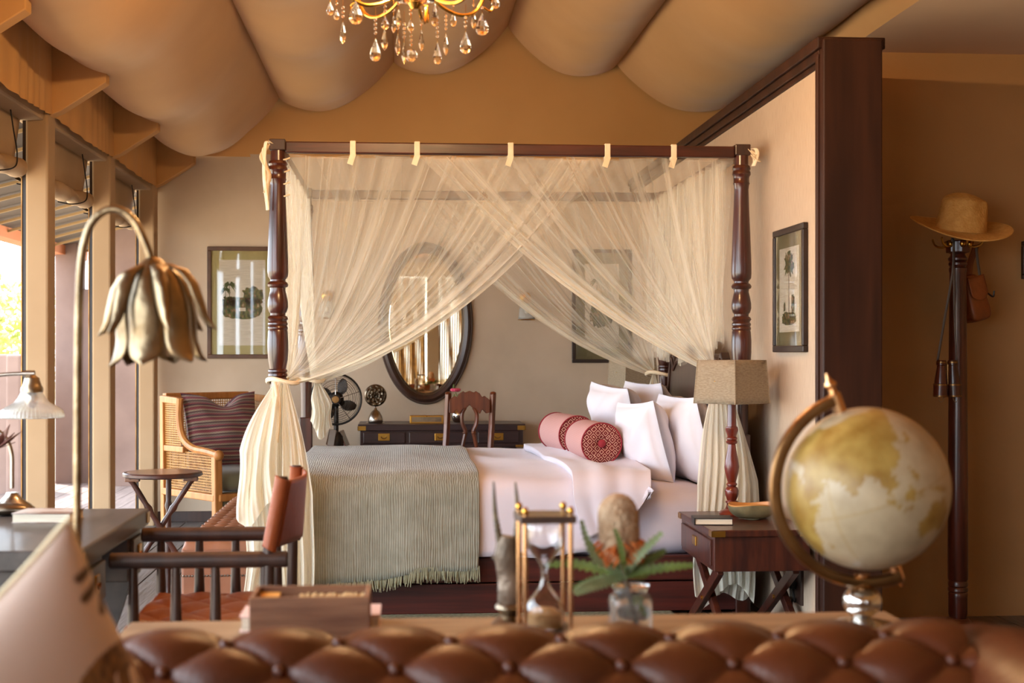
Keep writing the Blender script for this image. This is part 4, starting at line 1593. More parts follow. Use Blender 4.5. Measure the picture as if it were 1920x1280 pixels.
# framed prints
def picture(label, loc, rz, w, h, fw, fm, mm, mw, cat='picture', subject='island'):
    t = thing('framed_print', label, cat, loc, rz)
    for (a, c) in (((-w / 2, -h / 2), (w / 2, -h / 2 + fw)), ((-w / 2, h / 2 - fw), (w / 2, h / 2)), ((-w / 2, -h / 2 + fw), (-w / 2 + fw, h / 2 - fw)), ((w / 2 - fw, -h / 2 + fw), (w / 2, h / 2 - fw))):
        MB().box2((a[0], -.024, a[1]), (c[0], 0, c[1])).build('frame_side', fm, t, smooth=False, bevel=.004)
    MB().box2((-w / 2 + fw, -.012, -h / 2 + fw), (w / 2 - fw, -.002, h / 2 - fw)).build('mat_board', mm, t, smooth=False)
    pw_, ph = w / 2 - fw - mw[0], h / 2 - fw - mw[1]
    pr_ = MB().box2((-pw_, -.0135, -ph), (pw_, -.011, ph)).build('paper', 'paper', t, smooth=False)
    rn = random.Random(hash(subject) % 97 if False else len(label))

    def blob(cx, cz, rx_, rz__, name='print_mass', mat='print_foliage', n=40, jag=.18, y=-.0142):
        vs = []
        for k in range(n):
            a = 2 * PI * k / n
            q = 1 + rn.uniform(-jag, jag)
            vs.append((cx + rx_ * q * math.copysign(abs(math.cos(a)) ** .6, math.cos(a)), y, cz + rz__ * q * math.copysign(abs(math.sin(a)) ** .6, math.sin(a))))
        b = MB().add(vs, [tuple(range(n))], [((v[0]) / w * 1.5 + .5, v[2] / h * 1.5 + .5) for v in vs])
        return b.build(name, mat, pr_, smooth=False)

    def palm(cx, z0, z1, r):
        b = MB()
        y = -.0144
        b.add([(cx - .0025, y, z0), (cx + .0025, y, z0), (cx + .0018, y, z1), (cx - .0018, y, z1)], [(0, 1, 2, 3)])
        for k in range(11):
            a = PI * (k / 10) * 1.3 - .5
            pts = [(cx + r * q * math.cos(a), z1 + r * q * math.sin(a) - r * .6 * q * q) for q in (0, .35, .7, 1)]
            for (p, q_), wd in zip(zip(pts[:-1], pts[1:]), (.004, .006, .004)):
                b.add([(p[0], y, p[1] - wd), (q_[0], y, q_[1] - wd), (q_[0], y, q_[1] + wd), (p[0], y, p[1] + wd)], [(0, 1, 2, 3)])
        b.build('print_palm', 'print_foliage', pr_, smooth=False)
    if subject == 'jungle':
        blob(.0, -.04 * h / .8, pw_ * .86, ph * .25, jag=.06)
        blob(pw_ * .45, ph * .16, pw_ * .42, ph * .2)
        blob(-pw_ * .55, ph * .02, pw_ * .28, ph * .12)
        palm(-pw_ * .55, -.05, ph * .42, .05)
        palm(-pw_ * .72, -.05, ph * .30, .035)
        MB().box2((-pw_ * .15, -.0150, -ph * .2), (pw_ * .15, -.0142, -ph * .12)).build('print_house', 'paper', pr_, smooth=False)
    elif subject == 'tall':
        blob(0, ph * .60, pw_ * .42, ph * .26, jag=.3)
        MB().box2((-.002, -.0146, -ph * .55), (.002, -.0138, ph * .4)).build('print_trunk', 'frame_brown', pr_, smooth=False)
        blob(0, -ph * .68, pw_ * .72, ph * .15, jag=.1)
        blob(pw_ * .4, -ph * .35, pw_ * .16, ph * .2, jag=.25)
        blob(-pw_ * .45, -ph * .4, pw_ * .1, ph * .1, jag=.25)
    else:
        blob(0, -ph * .1, pw_ * .7, ph * .4, jag=.12)
        palm(-pw_ * .3, -ph * .1, ph * .6, .05)
    MB().box2((-w / 2 + fw, -.0185, -h / 2 + fw), (w / 2 - fw, -.0165, h / 2 - fw)).build('glazing', 'glass', t, smooth=False)
    return t


pa, pc = PX(389, 672, YB), PX(520, 463, YB)
picture('framed jungle and palm print with olive mount above the cane armchair', ((pa.x + pc.x) / 2, YB, (pa.z + pc.z) / 2), 0, pc.x - pa.x, pc.z - pa.z, .03, 'frame_brown', 'mat_olive', (.055, .065), subject='jungle')
pa, pc = PX(1072, 680, YB), PX(1184, 468, YB)
picture('dark framed print on the back wall seen through the net', ((pa.x + pc.x) / 2, YB, (pa.z + pc.z) / 2), 0, pc.x - pa.x, pc.z - pa.z, .026, 'frame_dark', 'mat_olive_dark', (.07, .08))
ya, yb_ = 5.84, 6.33
za, zb2 = ZAT(660, 5.84, 1512), ZAT(416, 5.84, 1512)
picture('narrow framed palm print on the papered partition wall', (XP, (ya + yb_) / 2, (za + zb2) / 2), R(-90), yb_ - ya, zb2 - za, .028, 'frame_dark', 'mat_olive_dark', (.06, .06), subject='tall')
pa = PX(1914, 488, YR)
picture('dark framed picture cut off at the far end of the brown wall', (pa.x + .2, YR, pa.z), 0, .4, .175, .02, 'frame_dark', 'mat_olive_dark', (.03, .03))


# wall sconces
def sconce(label, px_, py_):
    p = PX(px_, py_, YB)
    t = thing('wall_sconce', label, 'wall lamp', (p.x, YB, p.z))
    MB().lathe([(.04, 0), (.04, .012), (.02, .02)], (0, 0, .08), 20, mt=Matrix.Rotation(R(90), 3, 'X')).build('back_plate', 'brass', t)
    MB().tube(catmull([(0, -.01, .08), (0, -.07, .11), (0, -.10, .09), (0, -.10, .04)], 6), .006, 8).build('arm', 'brass', t)
    MB().lathe([(.018, .055), (.03, .03), (.032, .02)], (0, -.10, .02), 20).build('fitter', 'brass', t)
    MB().lathe([(.024, .05), (.045, .035), (.052, .0), (.056, -.05), (.062, -.075)], (0, -.10, -.01), 28, cap=False).build('glass_shade', 'ribbed_glass', t, solid=.003)
    MB().tube([(.062 * math.cos(2 * PI * k / 32), -.10 + .062 * math.sin(2 * PI * k / 32), -.085) for k in range(32)], .003, 6, closed=True).build('shade_rim', 'gold', t)
    MB().sph((0, -.10, -.02), (.016, .016, .022), 12, 8).build('light_bulb', 'frosted_bulb', t)
    return t


sconce('brass wall sconce with glass bell shade left of the oval mirror', 614, 575)
sconce('brass wall sconce with glass bell shade between mirror and dark framed print', 985, 578)

# ================================================================ cane armchair
ac = thing('cane_armchair', 'honey wood wing armchair with woven cane panels in the corner', 'armchair', (XAT(437, 9.55), 9.55, 0), R(38))
W2, DP = .32, .34
ZT_ = .93


def cane_panel(p00, p10, p11, p01, parent, nx, nz, name='cane_panel'):
    """woven cane between four corners: crossed strands"""
    p00, p10, p11, p01 = (Vector(q) for q in (p00, p10, p11, p01))

    def at(u, v):
        return p00.lerp(p10, u).lerp(p01.lerp(p11, u), v)
    b = MB()
    for i in range(nx + 1):
        u = i / nx
        b.bar(at(u, 0), at(u, 1), .0055, .003, up=(p10 - p00).cross(p01 - p00))
    for j in range(nz + 1):
        v = j / nz
        b.bar(at(0, v), at(1, v), .0055, .003, up=(p10 - p00).cross(p01 - p00))
    return b.build(name, 'cane', parent, smooth=False, stuff=True)


# frame posts
def brs(name, pts, w, h, parent=ac, mat='cane_wood'):
    for a, c in zip(pts[:-1], pts[1:]):
        MB().bar(a, c, w, h, up=(0, 1, 0)).build(name, mat, parent, smooth=False, bevel=.006)


for sx in (-1, 1):
    X_ = sx * W2
    MB().bar((X_, DP - .02, 0), (X_ * 1.0, DP, ZT_), .05, .045, up=(0, 1, 0)).build('back_post', 'cane_wood', ac, smooth=False, bevel=.006)
    MB().bar((X_, -DP, 0), (X_, -DP + .01, .56), .055, .05, up=(0, 1, 0)).build('front_leg', 'cane_wood', ac, smooth=False, bevel=.008)
    # wing
    MB().bar((X_ * 1.02, DP, ZT_ - .02), (X_ * 1.06, .10, ZT_ - .03), .045, .04, up=(1, 0, 0)).build('wing_top', 'cane_wood', ac, smooth=False, bevel=.006)
    MB().tube(catmull([(X_ * 1.06, .10, ZT_ - .01), (X_ * 1.05, .11, .78), (X_ * 1.03, .07, .66), (X_ * 1.02, -.05, .60), (X_, -.22, .585), (X_, -DP - .01, .57)], 5), .024, 8).build('arm', 'cane_wood', ac)
    MB().sph((X_, -DP - .015, .57), (.034, .03, .034), 14, 8).build('arm_scroll', 'cane_wood', ac)
    MB().bar((X_, DP - .01, .30), (X_, -DP, .30), .045, .06, up=(1, 0, 0)).build('side_rail', 'cane_wood', ac, smooth=False, bevel=.006)
    MB().bar((X_, DP - .01, .585), (X_, .06, .585), .04, .04, up=(1, 0, 0)).build('mid_rail', 'cane_wood', ac, smooth=False, bevel=.006)
    cane_panel((X_ * 1.02, DP, .60), (X_ * 1.03, .10, .60), (X_ * 1.05, .11, ZT_ - .04), (X_ * 1.02, DP, ZT_ - .04), ac, 14, 20)
    cane_panel((X_, DP, .33), (X_, -DP + .02, .33), (X_, -DP + .02, .57), (X_, DP, .57), ac, 36, 14)
MB().bar((-W2, DP, ZT_ - .005), (W2, DP, ZT_ - .005), .045, .05, up=(0, 1, 0)).build('top_rail', 'cane_wood', ac, smooth=False, bevel=.006)
MB().bar((-W2, DP, .36), (W2, DP, .36), .045, .05, up=(0, 1, 0)).build('low_rail', 'cane_wood', ac, smooth=False, bevel=.006)
MB().bar((-W2, -DP, .30), (W2, -DP, .30), .06, .045, up=(0, 0, 1)).build('front_rail', 'cane_wood', ac, smooth=False, bevel=.006)
cane_panel((-W2, DP, .38), (W2, DP, .38), (W2, DP, ZT_ - .03), (-W2, DP, ZT_ - .03), ac, 36, 32)
MB().box2((-W2 + .02, -DP + .03, .27), (W2 - .02, DP - .03, .33)).build('seat_deck', 'cushion_olive', ac, smooth=False)
b = MB()


def seatc(u, v):
    a, bb = 2 * PI * u, -PI / 2 + PI * v
    sg = lambda q, p: math.copysign(abs(q) ** p, q)
    return Vector(((W2 - .035) * sg(math.cos(a), .3) * sg(math.cos(bb), .3), -.02 + (DP - .01) * sg(math.sin(a), .3) * sg(math.cos(bb), .3), .395 + .07 * sg(math.sin(bb), .6)))


b.grid(seatc, 48, 16, cu=True)
b.build('seat_cushion', 'cushion_olive', ac, ang=80)
MB().box2((-W2 + .03, -DP - .012, .16), (W2 - .03, -DP + .01, .30)).build('seat_skirt', 'cushion_olive', ac, smooth=False)
cp = Vector(ac.location) + Matrix.Rotation(R(38), 3, 'Z') @ Vector((.0, .13, .70))
pillow('striped_cushion', 'maroon and taupe striped cushion with a dented top in the cane armchair', cp, .56, .52, .20, R(-14), 0, R(36), mat='stripe_cushion', cat='cushion', pinch=.16, seed=2., dent=.42)

# ================================================================ folding round side table
rt = thing('folding_side_table', 'small round folding table with bamboo turned crossed legs by the window', 'side table', (XAT(305, 7.15), 7.15, 0))
zt = ZAT(884, 7.15, 305)
rr = 72 / 2667 * 7.15
tp = MB().lathe([(rr - .012, zt - .024), (rr, zt - .018), (rr, zt - .006), (rr - .006, zt), (rr - .022, zt)], (0, 0, 0), 48).build('table_rim', 'table_wood', rt)
MB().lathe([(rr - .022, zt - .002), (rr - .022, zt + .0008)], (0, 0, 0), 48).build('table_top', 'table_top', rt)


def bamboo(p0, p1, r, parent, name='leg', mat='table_wood', nodes=4):
    p0, p1 = Vector(p0), Vector(p1)
    pts, rs = [], []
    N = nodes * 6
    for k in range(N + 1):
        t = k / N
        pts.append(p0.lerp(p1, t))
        ph = (t * nodes) % 1
        rs.append(r * (1 + (.35 if min(ph, 1 - ph) < .03 else (-.08 if min(ph, 1 - ph) < .2 else 0))))
    return MB().tube(pts, rs, 10).build(name, mat, parent)


bamboo((-.15, -.04, zt - .03), (.20, .0, .0), .014, rt)
bamboo((.15, -.02, zt - .03), (-.24, .02, .0), .014, rt)
bamboo((.01, .12, zt - .03), (.01, .10, .0), .014, rt)
for (xa, ya_) in ((-.15, -.04), (.15, -.02)):
    MB().box((xa * .93, ya_, zt - .034), (.07, .035, .022)).build('hinge_block', 'table_top', rt, smooth=False, bevel=.003)

# ================================================================ tufted bench at the bed foot
bn = thing('tufted_bench', 'tan leather tufted bench with nailhead trim at the bed foot', 'bench', (0, 0, 0))
bx0, bx1, by0, by1, bz = -.975, -.63, 6.42, 8.3, .385


def btop(u, v):
    x, y = lerp(bx0, bx1, u), lerp(by0, by1, v)
    p, q = .115, .115
    a, c = (x - bx0) / p + (y - by0) / q, (x - bx0) / p - (y - by0) / q
    puff = (abs(math.sin(PI * a / 1) * math.sin(PI * c / 1)) + 1e-9) ** .45
    e = min(1, u / .07) * min(1, (1 - u) / .07) * min(1, v / .02) * min(1, (1 - v) / .02)
    return Vector((x, y, bz - .035 * (1 - e) ** 2 + .022 * puff * e - .01))


MB().grid(btop, 50, 190).build('tufted_top', 'bench_leather', bn, ang=80)
MB().box2((bx0, by0, .09), (bx1, by1, bz - .04)).build('base', 'bench_leather', bn, smooth=False, bevel=.012)
b = MB()
for k in range(26):
    b.sph((lerp(bx0 + .01, bx1 - .01, k / 25), by0 - .001, .225), (.0055, .004, .0055), 6, 4)
for k in range(120):
    b.sph((bx0 - .001, lerp(by0 + .01, by1 - .01, k / 119), .225), (.004, .0055, .0055), 6, 4)
b.build('nailhead_trim', 'nail', bn, stuff=True)
for (xx, yy) in ((bx0 + .05, by0 + .06), (bx1 - .05, by0 + .06), (bx0 + .05, by1 - .06), (bx1 - .05, by1 - .06)):
    MB().lathe([(.018, 0), (.022, .02), (.03, .06), (.034, .10)], (xx, yy, 0), 14).build('leg', 'table_wood', bn)

# ================================================================ desk by the window
DXR, DY0, DY1, DZ = -.742, 3.37, 4.27, .76
dk = thing('writing_desk', 'charcoal stained writing desk with brass pulls and curved legs', 'desk', (0, 0, 0))
MB().box2((-1.64, DY0, DZ - .05), (DXR, DY1, DZ)).build('top', 'desk_wood', dk, smooth=False, bevel=.006)
MB().box2((-1.62, DY0 + .02, DZ - .17), (DXR - .30, DY1 - .02, DZ - .05)).build('apron', 'desk_wood', dk, smooth=False, bevel=.004)
for (ya, yb_) in ((3.40, 3.71), (4.06, 4.25)):
    cas = MB().box2((DXR - .32, ya, DZ - .185), (DXR - .02, yb_, DZ - .05)).build('drawer_case', 'desk_wood', dk, smooth=False, bevel=.004)
    d = MB().box2((DXR - .024, ya + .015, DZ - .165), (DXR - .008, yb_ - .015, DZ - .068)).build('drawer', 'desk_wood', dk, smooth=False, bevel=.004)
    ym = (ya + yb_) / 2 + (.03 if ya < 3.6 else 0)
    MB().box2((DXR - .010, ym - .022, DZ - .14), (DXR - .003, ym + .022, DZ - .09)).build('pull_plate', 'brass', d, smooth=False, bevel=.003)
    MB().tube([(DXR - .002, ym - .012 + .024 * k / 6, DZ - .112 - .012 * math.sin(PI * k / 6)) for k in range(7)], .003, 6).build('ring_pull', 'bronze', d)
for yy in (3.46, 4.17):
    for (xa, xb) in ((DXR - .06, -1.5), (-1.58, DXR - .10)):
        pts = [(xa, .60), (lerp(xa, xb, .10), .40), (lerp(xa, xb, .30), .24), (lerp(xa, xb, .6), .14), (lerp(xa, xb, .86), .06), (xb, 0.0)]
        cp_ = catmull([(a, 0, c) for a, c in pts], 5)
        b = MB()
        for p, q in zip(cp_[:-1], cp_[1:]):
            pass
        off = .0 if xa > xb else .03
        left = [Vector((p.x, yy + off, p.z)) for p in cp_]

        def band(u, v, left=left):
            k = v * (len(left) - 1)
            i = min(int(k), len(left) - 2)
            p = left[i].lerp(left[i + 1], k - i)
            t = (left[i + 1] - left[i]).normalized()
            nrm = Vector((t.z, 0, -t.x))
            cc = [(-.035, 0), (.035, 0), (.035, .026), (-.035, .026)][int(round(u * 4)) % 4]
            q = p + nrm * cc[0] + Vector((0, cc[1], 0))
            q.z = max(0., q.z)
            return q
        b.grid(band, 4, 30, cu=True)
        b.build('curved_leg', 'desk_wood', dk, ang=30)
for (yy, sy) in ((DY0, 1), (DY1, -1)):
    b = MB().box2((DXR - .045, yy - sy * .002, DZ - .04), (DXR + .002, yy + sy * .003, DZ - .01))
    b.box2((DXR - .003, yy - sy * .002, DZ - .04), (DXR + .003, yy + sy * .04, DZ - .01))
    b.build('corner_bracket', 'brass', dk, smooth=False)
# book on the desk
bk = thing('book', 'thick paperback with a photo cover lying on the charcoal desk', 'book', (XAT(86, 3.98), 3.98, DZ), R(-4))
MB().box2((-.07, -.06, .002), (.082, .065, .024)).build('pages', 'paper', bk, smooth=False)
b = MB().box2((-.073, -.063, .024), (.085, .068, .0262))
b.box2((-.073, -.063, 0), (.085, .068, .002))
b.build('cover', 'cover_photo', bk, smooth=False)
# desk lamp
YL = 4.20
dl = thing('desk_lamp', 'nickel gooseneck desk lamp with ribbed glass bell shade', 'lamp', (XAT(23, YL), YL, DZ))
O = Vector(dl.location)
MB().lathe([(.062, 0), (.064, .01), (.05, .022), (.03, .036), (.018, .05), (.017, .056)], (0, 0, 0), 32).build('base', 'nickel', dl)
path = [PX(a, c, YL) - O for a, c in ((23, 915), (23, 880), (22, 850), (12, 822), (-12, 800), (-38, 775), (-46, 745), (-34, 718), (-10, 705), (20, 701), (64, 700))]
MB().tube(catmull(path, 5), .0058, 10).build('gooseneck', 'nickel', dl)
sc_ = PX(60, 700, YL) - O
MB().cyl(sc_ + Vector((-.028, 0, 0)), sc_ + Vector((.008, 0, 0)), .009, n=12).build('neck_sleeve', 'nickel', dl)
k_ = YL / 2667
MB().lathe([(4 * k_, 0), (8 * k_, -5 * k_), (13 * k_, -8 * k_), (15 * k_, -16 * k_), (17 * k_, -22 * k_), (20 * k_, -27 * k_), (20 * k_, -34 * k_)], sc_, 28).build('fitter', 'pewter', dl)
b = MB()


def bell(u, v):
    prof = [(17, -32), (20, -38), (24, -46), (31, -54), (44, -61), (53, -68), (56, -76), (56, -81)]
    i = v * (len(prof) - 1)
    kk = min(int(i), len(prof) - 2)
    r_ = lerp(prof[kk][0], prof[kk + 1][0], i - kk) * k_
    z_ = lerp(prof[kk][1], prof[kk + 1][1], i - kk) * k_
    r_ *= 1 + .014 * math.cos(u * 2 * PI * 48)
    a = 2 * PI * u
    return sc_ + Vector((r_ * math.cos(a), r_ * math.sin(a), z_))


b.grid(bell, 192, 14, cu=True)
b.build('glass_shade', 'ribbed_glass', dl, solid=.002, ang=80)
MB().sph(sc_ + Vector((0, 0, -.075)), (.018, .018, .026), 12, 8).build('light_bulb', 'silver', dl)
gc = thing('glasses_case', 'rounded grey case lying by the desk lamp base', 'case', (XAT(14, 4.1), 4.098, DZ), R(6))
MB().sph((0, 0, .018), (.06, .028, .018), 20, 12).build('shell', 'pewter', gc)
MB().tube([(.06 * math.cos(2 * PI * q / 32), .0285 * math.sin(2 * PI * q / 32), .018) for q in range(32)], .0015, 5, closed=True).build('rim', 'nickel', gc)
# protea by the lamp
pf = thing('protea_stem', 'dried protea flower leaning in from behind the desk lamp', 'flower', (XAT(-66, 4.2), 4.2, DZ))
O2 = Vector(pf.location)
hd_ = PX(-6, 842, 4.13) - O2
MB().lathe([(.03, 0), (.036, .02), (.034, .07), (.024, .09), (.028, .10)], (0, 0, 0), 20, cap=False).build('small_vase', 'ribbed_glass', pf)
MB().tube(catmull([(0, 0, .01), (.0, 0, .09), hd_], 5), .004, 6).build('stem', 'bark', pf)
for q in range(14):
    a = q * 2.4
    up = .35 + .5 * (q / 14)
    d = Vector((math.cos(a) * .9, math.sin(a) * .5, up)).normalized()
    s_ = Vector((-math.sin(a), math.cos(a), 0)).normalized()
    ln = .055 + .015 * (q % 3)
    p = hd_
    MB().add([p - s_ * .003, p + s_ * .003, p + d * ln * .55 + s_ * .010, p + d * ln, p + d * ln * .55 - s_ * .010], [(0, 1, 2, 3, 4)]).build('petal', 'protea_pink', pf, solid=.002)

# ================================================================ campaign armchair at the desk
cc = thing('campaign_chair', 'dark wood campaign armchair with leather sling back and quilted seat', 'chair', (0, 0, 0))
YA, YZ = 3.61, 4.12
ZA = .70
for (yy, pa_, pb_, cols_) in ((YA, 206, 540, (250, 330, 404, 496)), (YZ, 266, 564, (302, 374, 442, 520))):
    xa, xb = XAT(pa_, yy), XAT(pb_, yy)
    b = MB().tube([(xa, yy, ZA), (xa + .004, yy, ZA), (xb - .004, yy, ZA), (xb, yy, ZA)], [.017, .0205, .0205, .017], 18)
    b.build('arm', 'ebony', cc)
    for q in cols_:
        x_ = XAT(q, yy)
        MB().tube([(x_, yy, .40), (x_, yy, .52), (x_, yy, .60), (x_, yy, ZA - .005)], [.013, .0155, .013, .0105], 12).build('arm_spindle', 'ebony', cc)
    for (q, fx) in ((cols_[0], -.02), (cols_[3], .03)):
        x_ = XAT(q, yy)
        MB().tube([(x_ + fx, yy, 0), (x_, yy, .42)], [.016, .019], 12).build('leg', 'ebony', cc)
    MB().tube([(xa + .03, yy, .40), (xb - .01, yy, .40)], .018, 12).build('seat_rail', 'ebony', cc)
for q in (.10, .40):
    x_ = lerp(XAT(206, YA), XAT(540, YA), q * 2)
    MB().tube([(x_, YA, .39), (x_, YZ, .39)], .016, 12).build('cross_rail', 'ebony', cc)
# sling back
bs = []
for (yy, b0, b1) in ((YA, PX(504, 1032, YA), PX(530, 893, YA)), (YZ, PX(549, 1000, YZ), PX(556, 872, YZ))):
    lo_ = Vector((b0.x - .004, yy, ZA - .25))
    MB().tube([lo_, b0, b1 + Vector((0, 0, -.004)), b1], [.015, .015, .015, .012], 12).build('back_post', 'ebony', cc)
    sl = MB().tube([b0 + Vector((0, 0, .005)), b0.lerp(b1, .04), b0.lerp(b1, .96), b1 + Vector((.0, 0, -.004))], [.021, .0185, .0185, .021], 16).build('leather_sleeve', 'sling_leather', cc)
    bs.append((b0, b1))


def sling(u, v):
    (a0, a1), (c0, c1) = bs
    p = (a0.lerp(a1, .05 + .9 * v)).lerp(c0.lerp(c1, .05 + .9 * v), u)
    p.x += .018 + .030 * math.sin(PI * u) * (1 - .2 * v) - .003 * math.cos(u * 40) * 0
    return p


MB().grid(sling, 24, 12).build('sling_back', 'sling_leather', cc, solid=.006, ang=80)


def sling2(u, v):
    p = sling(u, .5)
    (a0, a1), (c0, c1) = bs
    q = (a0.lerp(a1, (.05 if v < .5 else .95))).lerp(c0.lerp(c1, (.05 if v < .5 else .95)), u)
    return q


# quilted seat
sx0, sx1, sy0, sy1, sz = XAT(232, 3.66), -.315, YA + .035, YZ - .03, .535


def quilt(u, v):
    x, y = lerp(sx0, sx1, u), lerp(sy0, sy1, v)
    p = .062
    a, c = (x / p + y / .088), (x / p - y / .088)
    puff = (abs(math.sin(PI * a / 2 * 1.0) * math.sin(PI * c / 2)) + 1e-9) ** .4
    e = min(1, u / .05) * min(1, (1 - u) / .05) * min(1, v / .05) * min(1, (1 - v) / .05)
    return Vector((x, y, sz - .012 * (1 - e) + .010 * puff * e))


MB().grid(quilt, 90, 100).build('quilted_top', 'chair_leather', cc, ang=80)
MB().box2((sx0, sy0, .42), (sx1, sy1, sz - .010)).build('seat_pad', 'chair_leather', cc, smooth=False, bevel=.01)

# ================================================================ chesterfield sofa
sf = thing('chesterfield_sofa', 'brown button tufted leather chesterfield sofa in front of the sofa table', 'sofa', (0, 0, 0))
SX0, SX1 = -.69, .86
p_, q_ = .1665, .062
SC, SR = (2.15, .672), .112
vfront = .44


def sofa_profile(v):
    """v = arc length from the crown; negative to the rear"""
    ph = v / SR
    if ph < -PI / 2:
        return Vector((0, SC[0] + SR, SC[1] + (ph + PI / 2) * SR)), Vector((0, 1, 0))
    if ph <= R(100):
        return Vector((0, SC[0] - SR * math.sin(ph), SC[1] + SR * math.cos(ph))), Vector((0, -math.sin(ph), math.cos(ph)))
    d = v - R(100) * SR
    e = R(100)
    base = Vector((0, SC[0] - SR * math.sin(e), SC[1] + SR * math.cos(e)))
    tdir = Vector((0, -.12, -1)).normalized()
    nd = Vector((0, -1, .12)).normalized()
    f = min(1, d / .04)
    n_ = Vector((0, -math.sin(e), math.cos(e))).lerp(nd, f).normalized()
    return base + tdir * d, n_


def row0(v):
    return v - .030


def sofa_surf(u, v_):
    x = lerp(SX0, SX1, u)
    v = lerp(-.62, vfront, v_)
    p, n = sofa_profile(v)
    vv = v - .018
    a, c = (x + .092) / p_ + vv / (2 * q_), (x + .092) / p_ - vv / (2 * q_)
    tuft = (abs(math.sin(PI * a) * math.sin(PI * c)) + 1e-9) ** .42
    # pleats run straight back over the roll behind the first button row
    if vv < 0:
        xx = (x + .092) / p_
        pl = abs(math.sin(PI * (xx))) ** .5
        w = min(1, max(0, (vv + .19) / .12))
        tuft = lerp(.85, lerp(pl, tuft, min(1, max(0, 1 + vv / .03))), w)
    dist = 1e9
    return Vector((x, p.y, p.z)) + n * (.027 * tuft - .004)


MB().grid(sofa_surf, 340, 150).build('tufted_back', 'sofa_leather', sf, ang=80)
bm_ = None
for r_ in range(0, 6):
    v = .018 + r_ * q_
    k0 = -4
    for k in range(-4, 7):
        x = -.092 + p_ * (k + (.5 if r_ % 2 else 0))
        if not (SX0 + .02 < x < SX1 - .02):
            continue
        pp, n = sofa_profile(v)
        pos = Vector((x, pp.y, pp.z)) + n * .002
        if bm_ is None:
            o = MB().sph((0, 0, 0), .011, 10, 6).build('button', 'sofa_leather', sf)
            bm_ = o
        else:
            o = bm_.copy()
            COL.objects.link(o)
        o.location = pos
MB().box2((SX0, 2.02, .12), (SX1, 2.24, .62)).build('back_core', 'sofa_leather', sf, smooth=False)
for k in range(2):
    w = (SX1 - SX0) / 2
    MB().box2((SX0 + k * w + .005, 1.34, .30), (SX0 + (k + 1) * w - .005, 1.96, .415)).build('seat_cushion', 'sofa_leather', sf, smooth=False, bevel=.04, seg=4)
MB().box2((SX0 - .14, 1.36, .12), (SX1 + .14, 2.2, .30)).build('seat_base', 'sofa_leather', sf, smooth=False, bevel=.02)
for (xa, xb) in ((SX0 - .16, SX0 + .01), (SX1 - .01, SX1 + .16)):
    MB().box2((xa + .03, 1.36, .12), (xb - .03, 2.2, .62)).build('arm_panel', 'sofa_leather', sf, smooth=False, bevel=.02)
    xm = (xa + xb) / 2
    rl = .108
    pts = [(xm, 1.32, .66), (xm, 1.34, .663), (xm, 1.8, .668), (xm, 2.12, .69), (xm, 2.25, .69)]
    MB().tube(pts, [.09, rl, rl, rl, .09], 28).build('arm_roll', 'sofa_leather', sf, ang=60)
for (xx, yy) in ((SX0 - .08, 1.42), (SX1 + .08, 1.42), (SX0 - .08, 2.14), (SX1 + .08, 2.14)):
    MB().lathe([(.025, 0), (.035, .05), (.04, .12)], (xx, yy, 0), 16).build('foot', 'ebony', sf)

# palm cushion on the sofa
AP = PX(128, 972, 1.83)
hS, yaw, inp = .225, R(53), R(31.5)
mtc = Matrix.Rotation(yaw, 3, 'Z') @ Matrix.Rotation(-inp, 3, 'Y')
ctr = AP - mtc @ Vector((hS, 0, hS))


def segd(p, a, c):
    ax, ay = c[0] - a[0], c[1] - a[1]
    t = max(0, min(1, ((p[0] - a[0]) * ax + (p[1] - a[1]) * ay) / (ax * ax + ay * ay)))
    return math.hypot(p[0] - a[0] - t * ax, p[1] - a[1] - t * ay), t


fronds = [((188, 1080), (150, 1062), (122, 1078)), ((188, 1084), (150, 1092), (124, 1112)), ((185, 1090), (160, 1108), (150, 1140)), ((188, 1092), (172, 1120), (172, 1146)),
          ((192, 1090), (192, 1118), (192, 1142)), ((188, 1076), (165, 1050), (148, 1048)), ((192, 1074), (182, 1050), (170, 1042)), ((200, 1080), (215, 1090), (220, 1110))]


def brown_mask(px_, py_):
    m_ = 0.
    for f in fronds:
        for a, c in zip(f[:-1], f[1:]):
            d, t = segd((px_, py_), a, c)
            wd = 9.
            m_ = max(m_, min(1, max(0, (wd - d) / 2.5)))
    return m_


def tawny_mask(px_, py_):
    e = ((px_ - 178) / 88) ** 2 + ((py_ - 1275) / 76) ** 2
    m_ = 1 if e < 1 and py_ < 1300 else 0
    if m_ and py_ > 1250 and px_ > 150:
        m_ = 1 if math.sin(px_ * .16) > -.3 else 0
    if (120 < px_ < 230 and 1300 <= py_ < 1420):
        m_ = 1 if math.sin(px_ * .12 + 1) > .2 else 0
    return m_


cu = thing('palm_cushion', 'pale cushion printed with a brown palm and animal in the sofa corner', 'cushion', (0, 0, 0))
b = MB()
br, tw = [], []
for side in (-1, 1):
    def fc(u, v, side=side):
        a, bb = u * 2 - 1, v * 2 - 1
        pn = .09
        lx = a * (1 - pn * (1 - bb * bb) * abs(a) ** 3)
        lz = bb * (1 - pn * (1 - a * a) * abs(bb) ** 3)
        th = (max(0, 1 - abs(a) ** 2.5) ** .55) * (max(0, 1 - abs(bb) ** 2.5) ** .55)
        L3 = Vector((hS * lx, side * .075 * th, hS * lz))
        if side < 0:
            rel = Matrix.Rotation(-inp, 3, 'Y') @ (Vector((L3.x, 0, L3.z)) - Vector((hS, 0, hS)))
            qx, qy = 130 + rel.x * .6 * 1426, 975 - rel.z * 1426
            br.append(brown_mask(qx, qy))
            tw.append(tawny_mask(qx, qy))
        else:
            br.append(0.)
            tw.append(0.)
        return ctr + mtc @ L3
    n_ = 150 if side < 0 else 30
    b.grid(fc, n_, n_)
b.att = {'brown': br, 'tawny': tw}
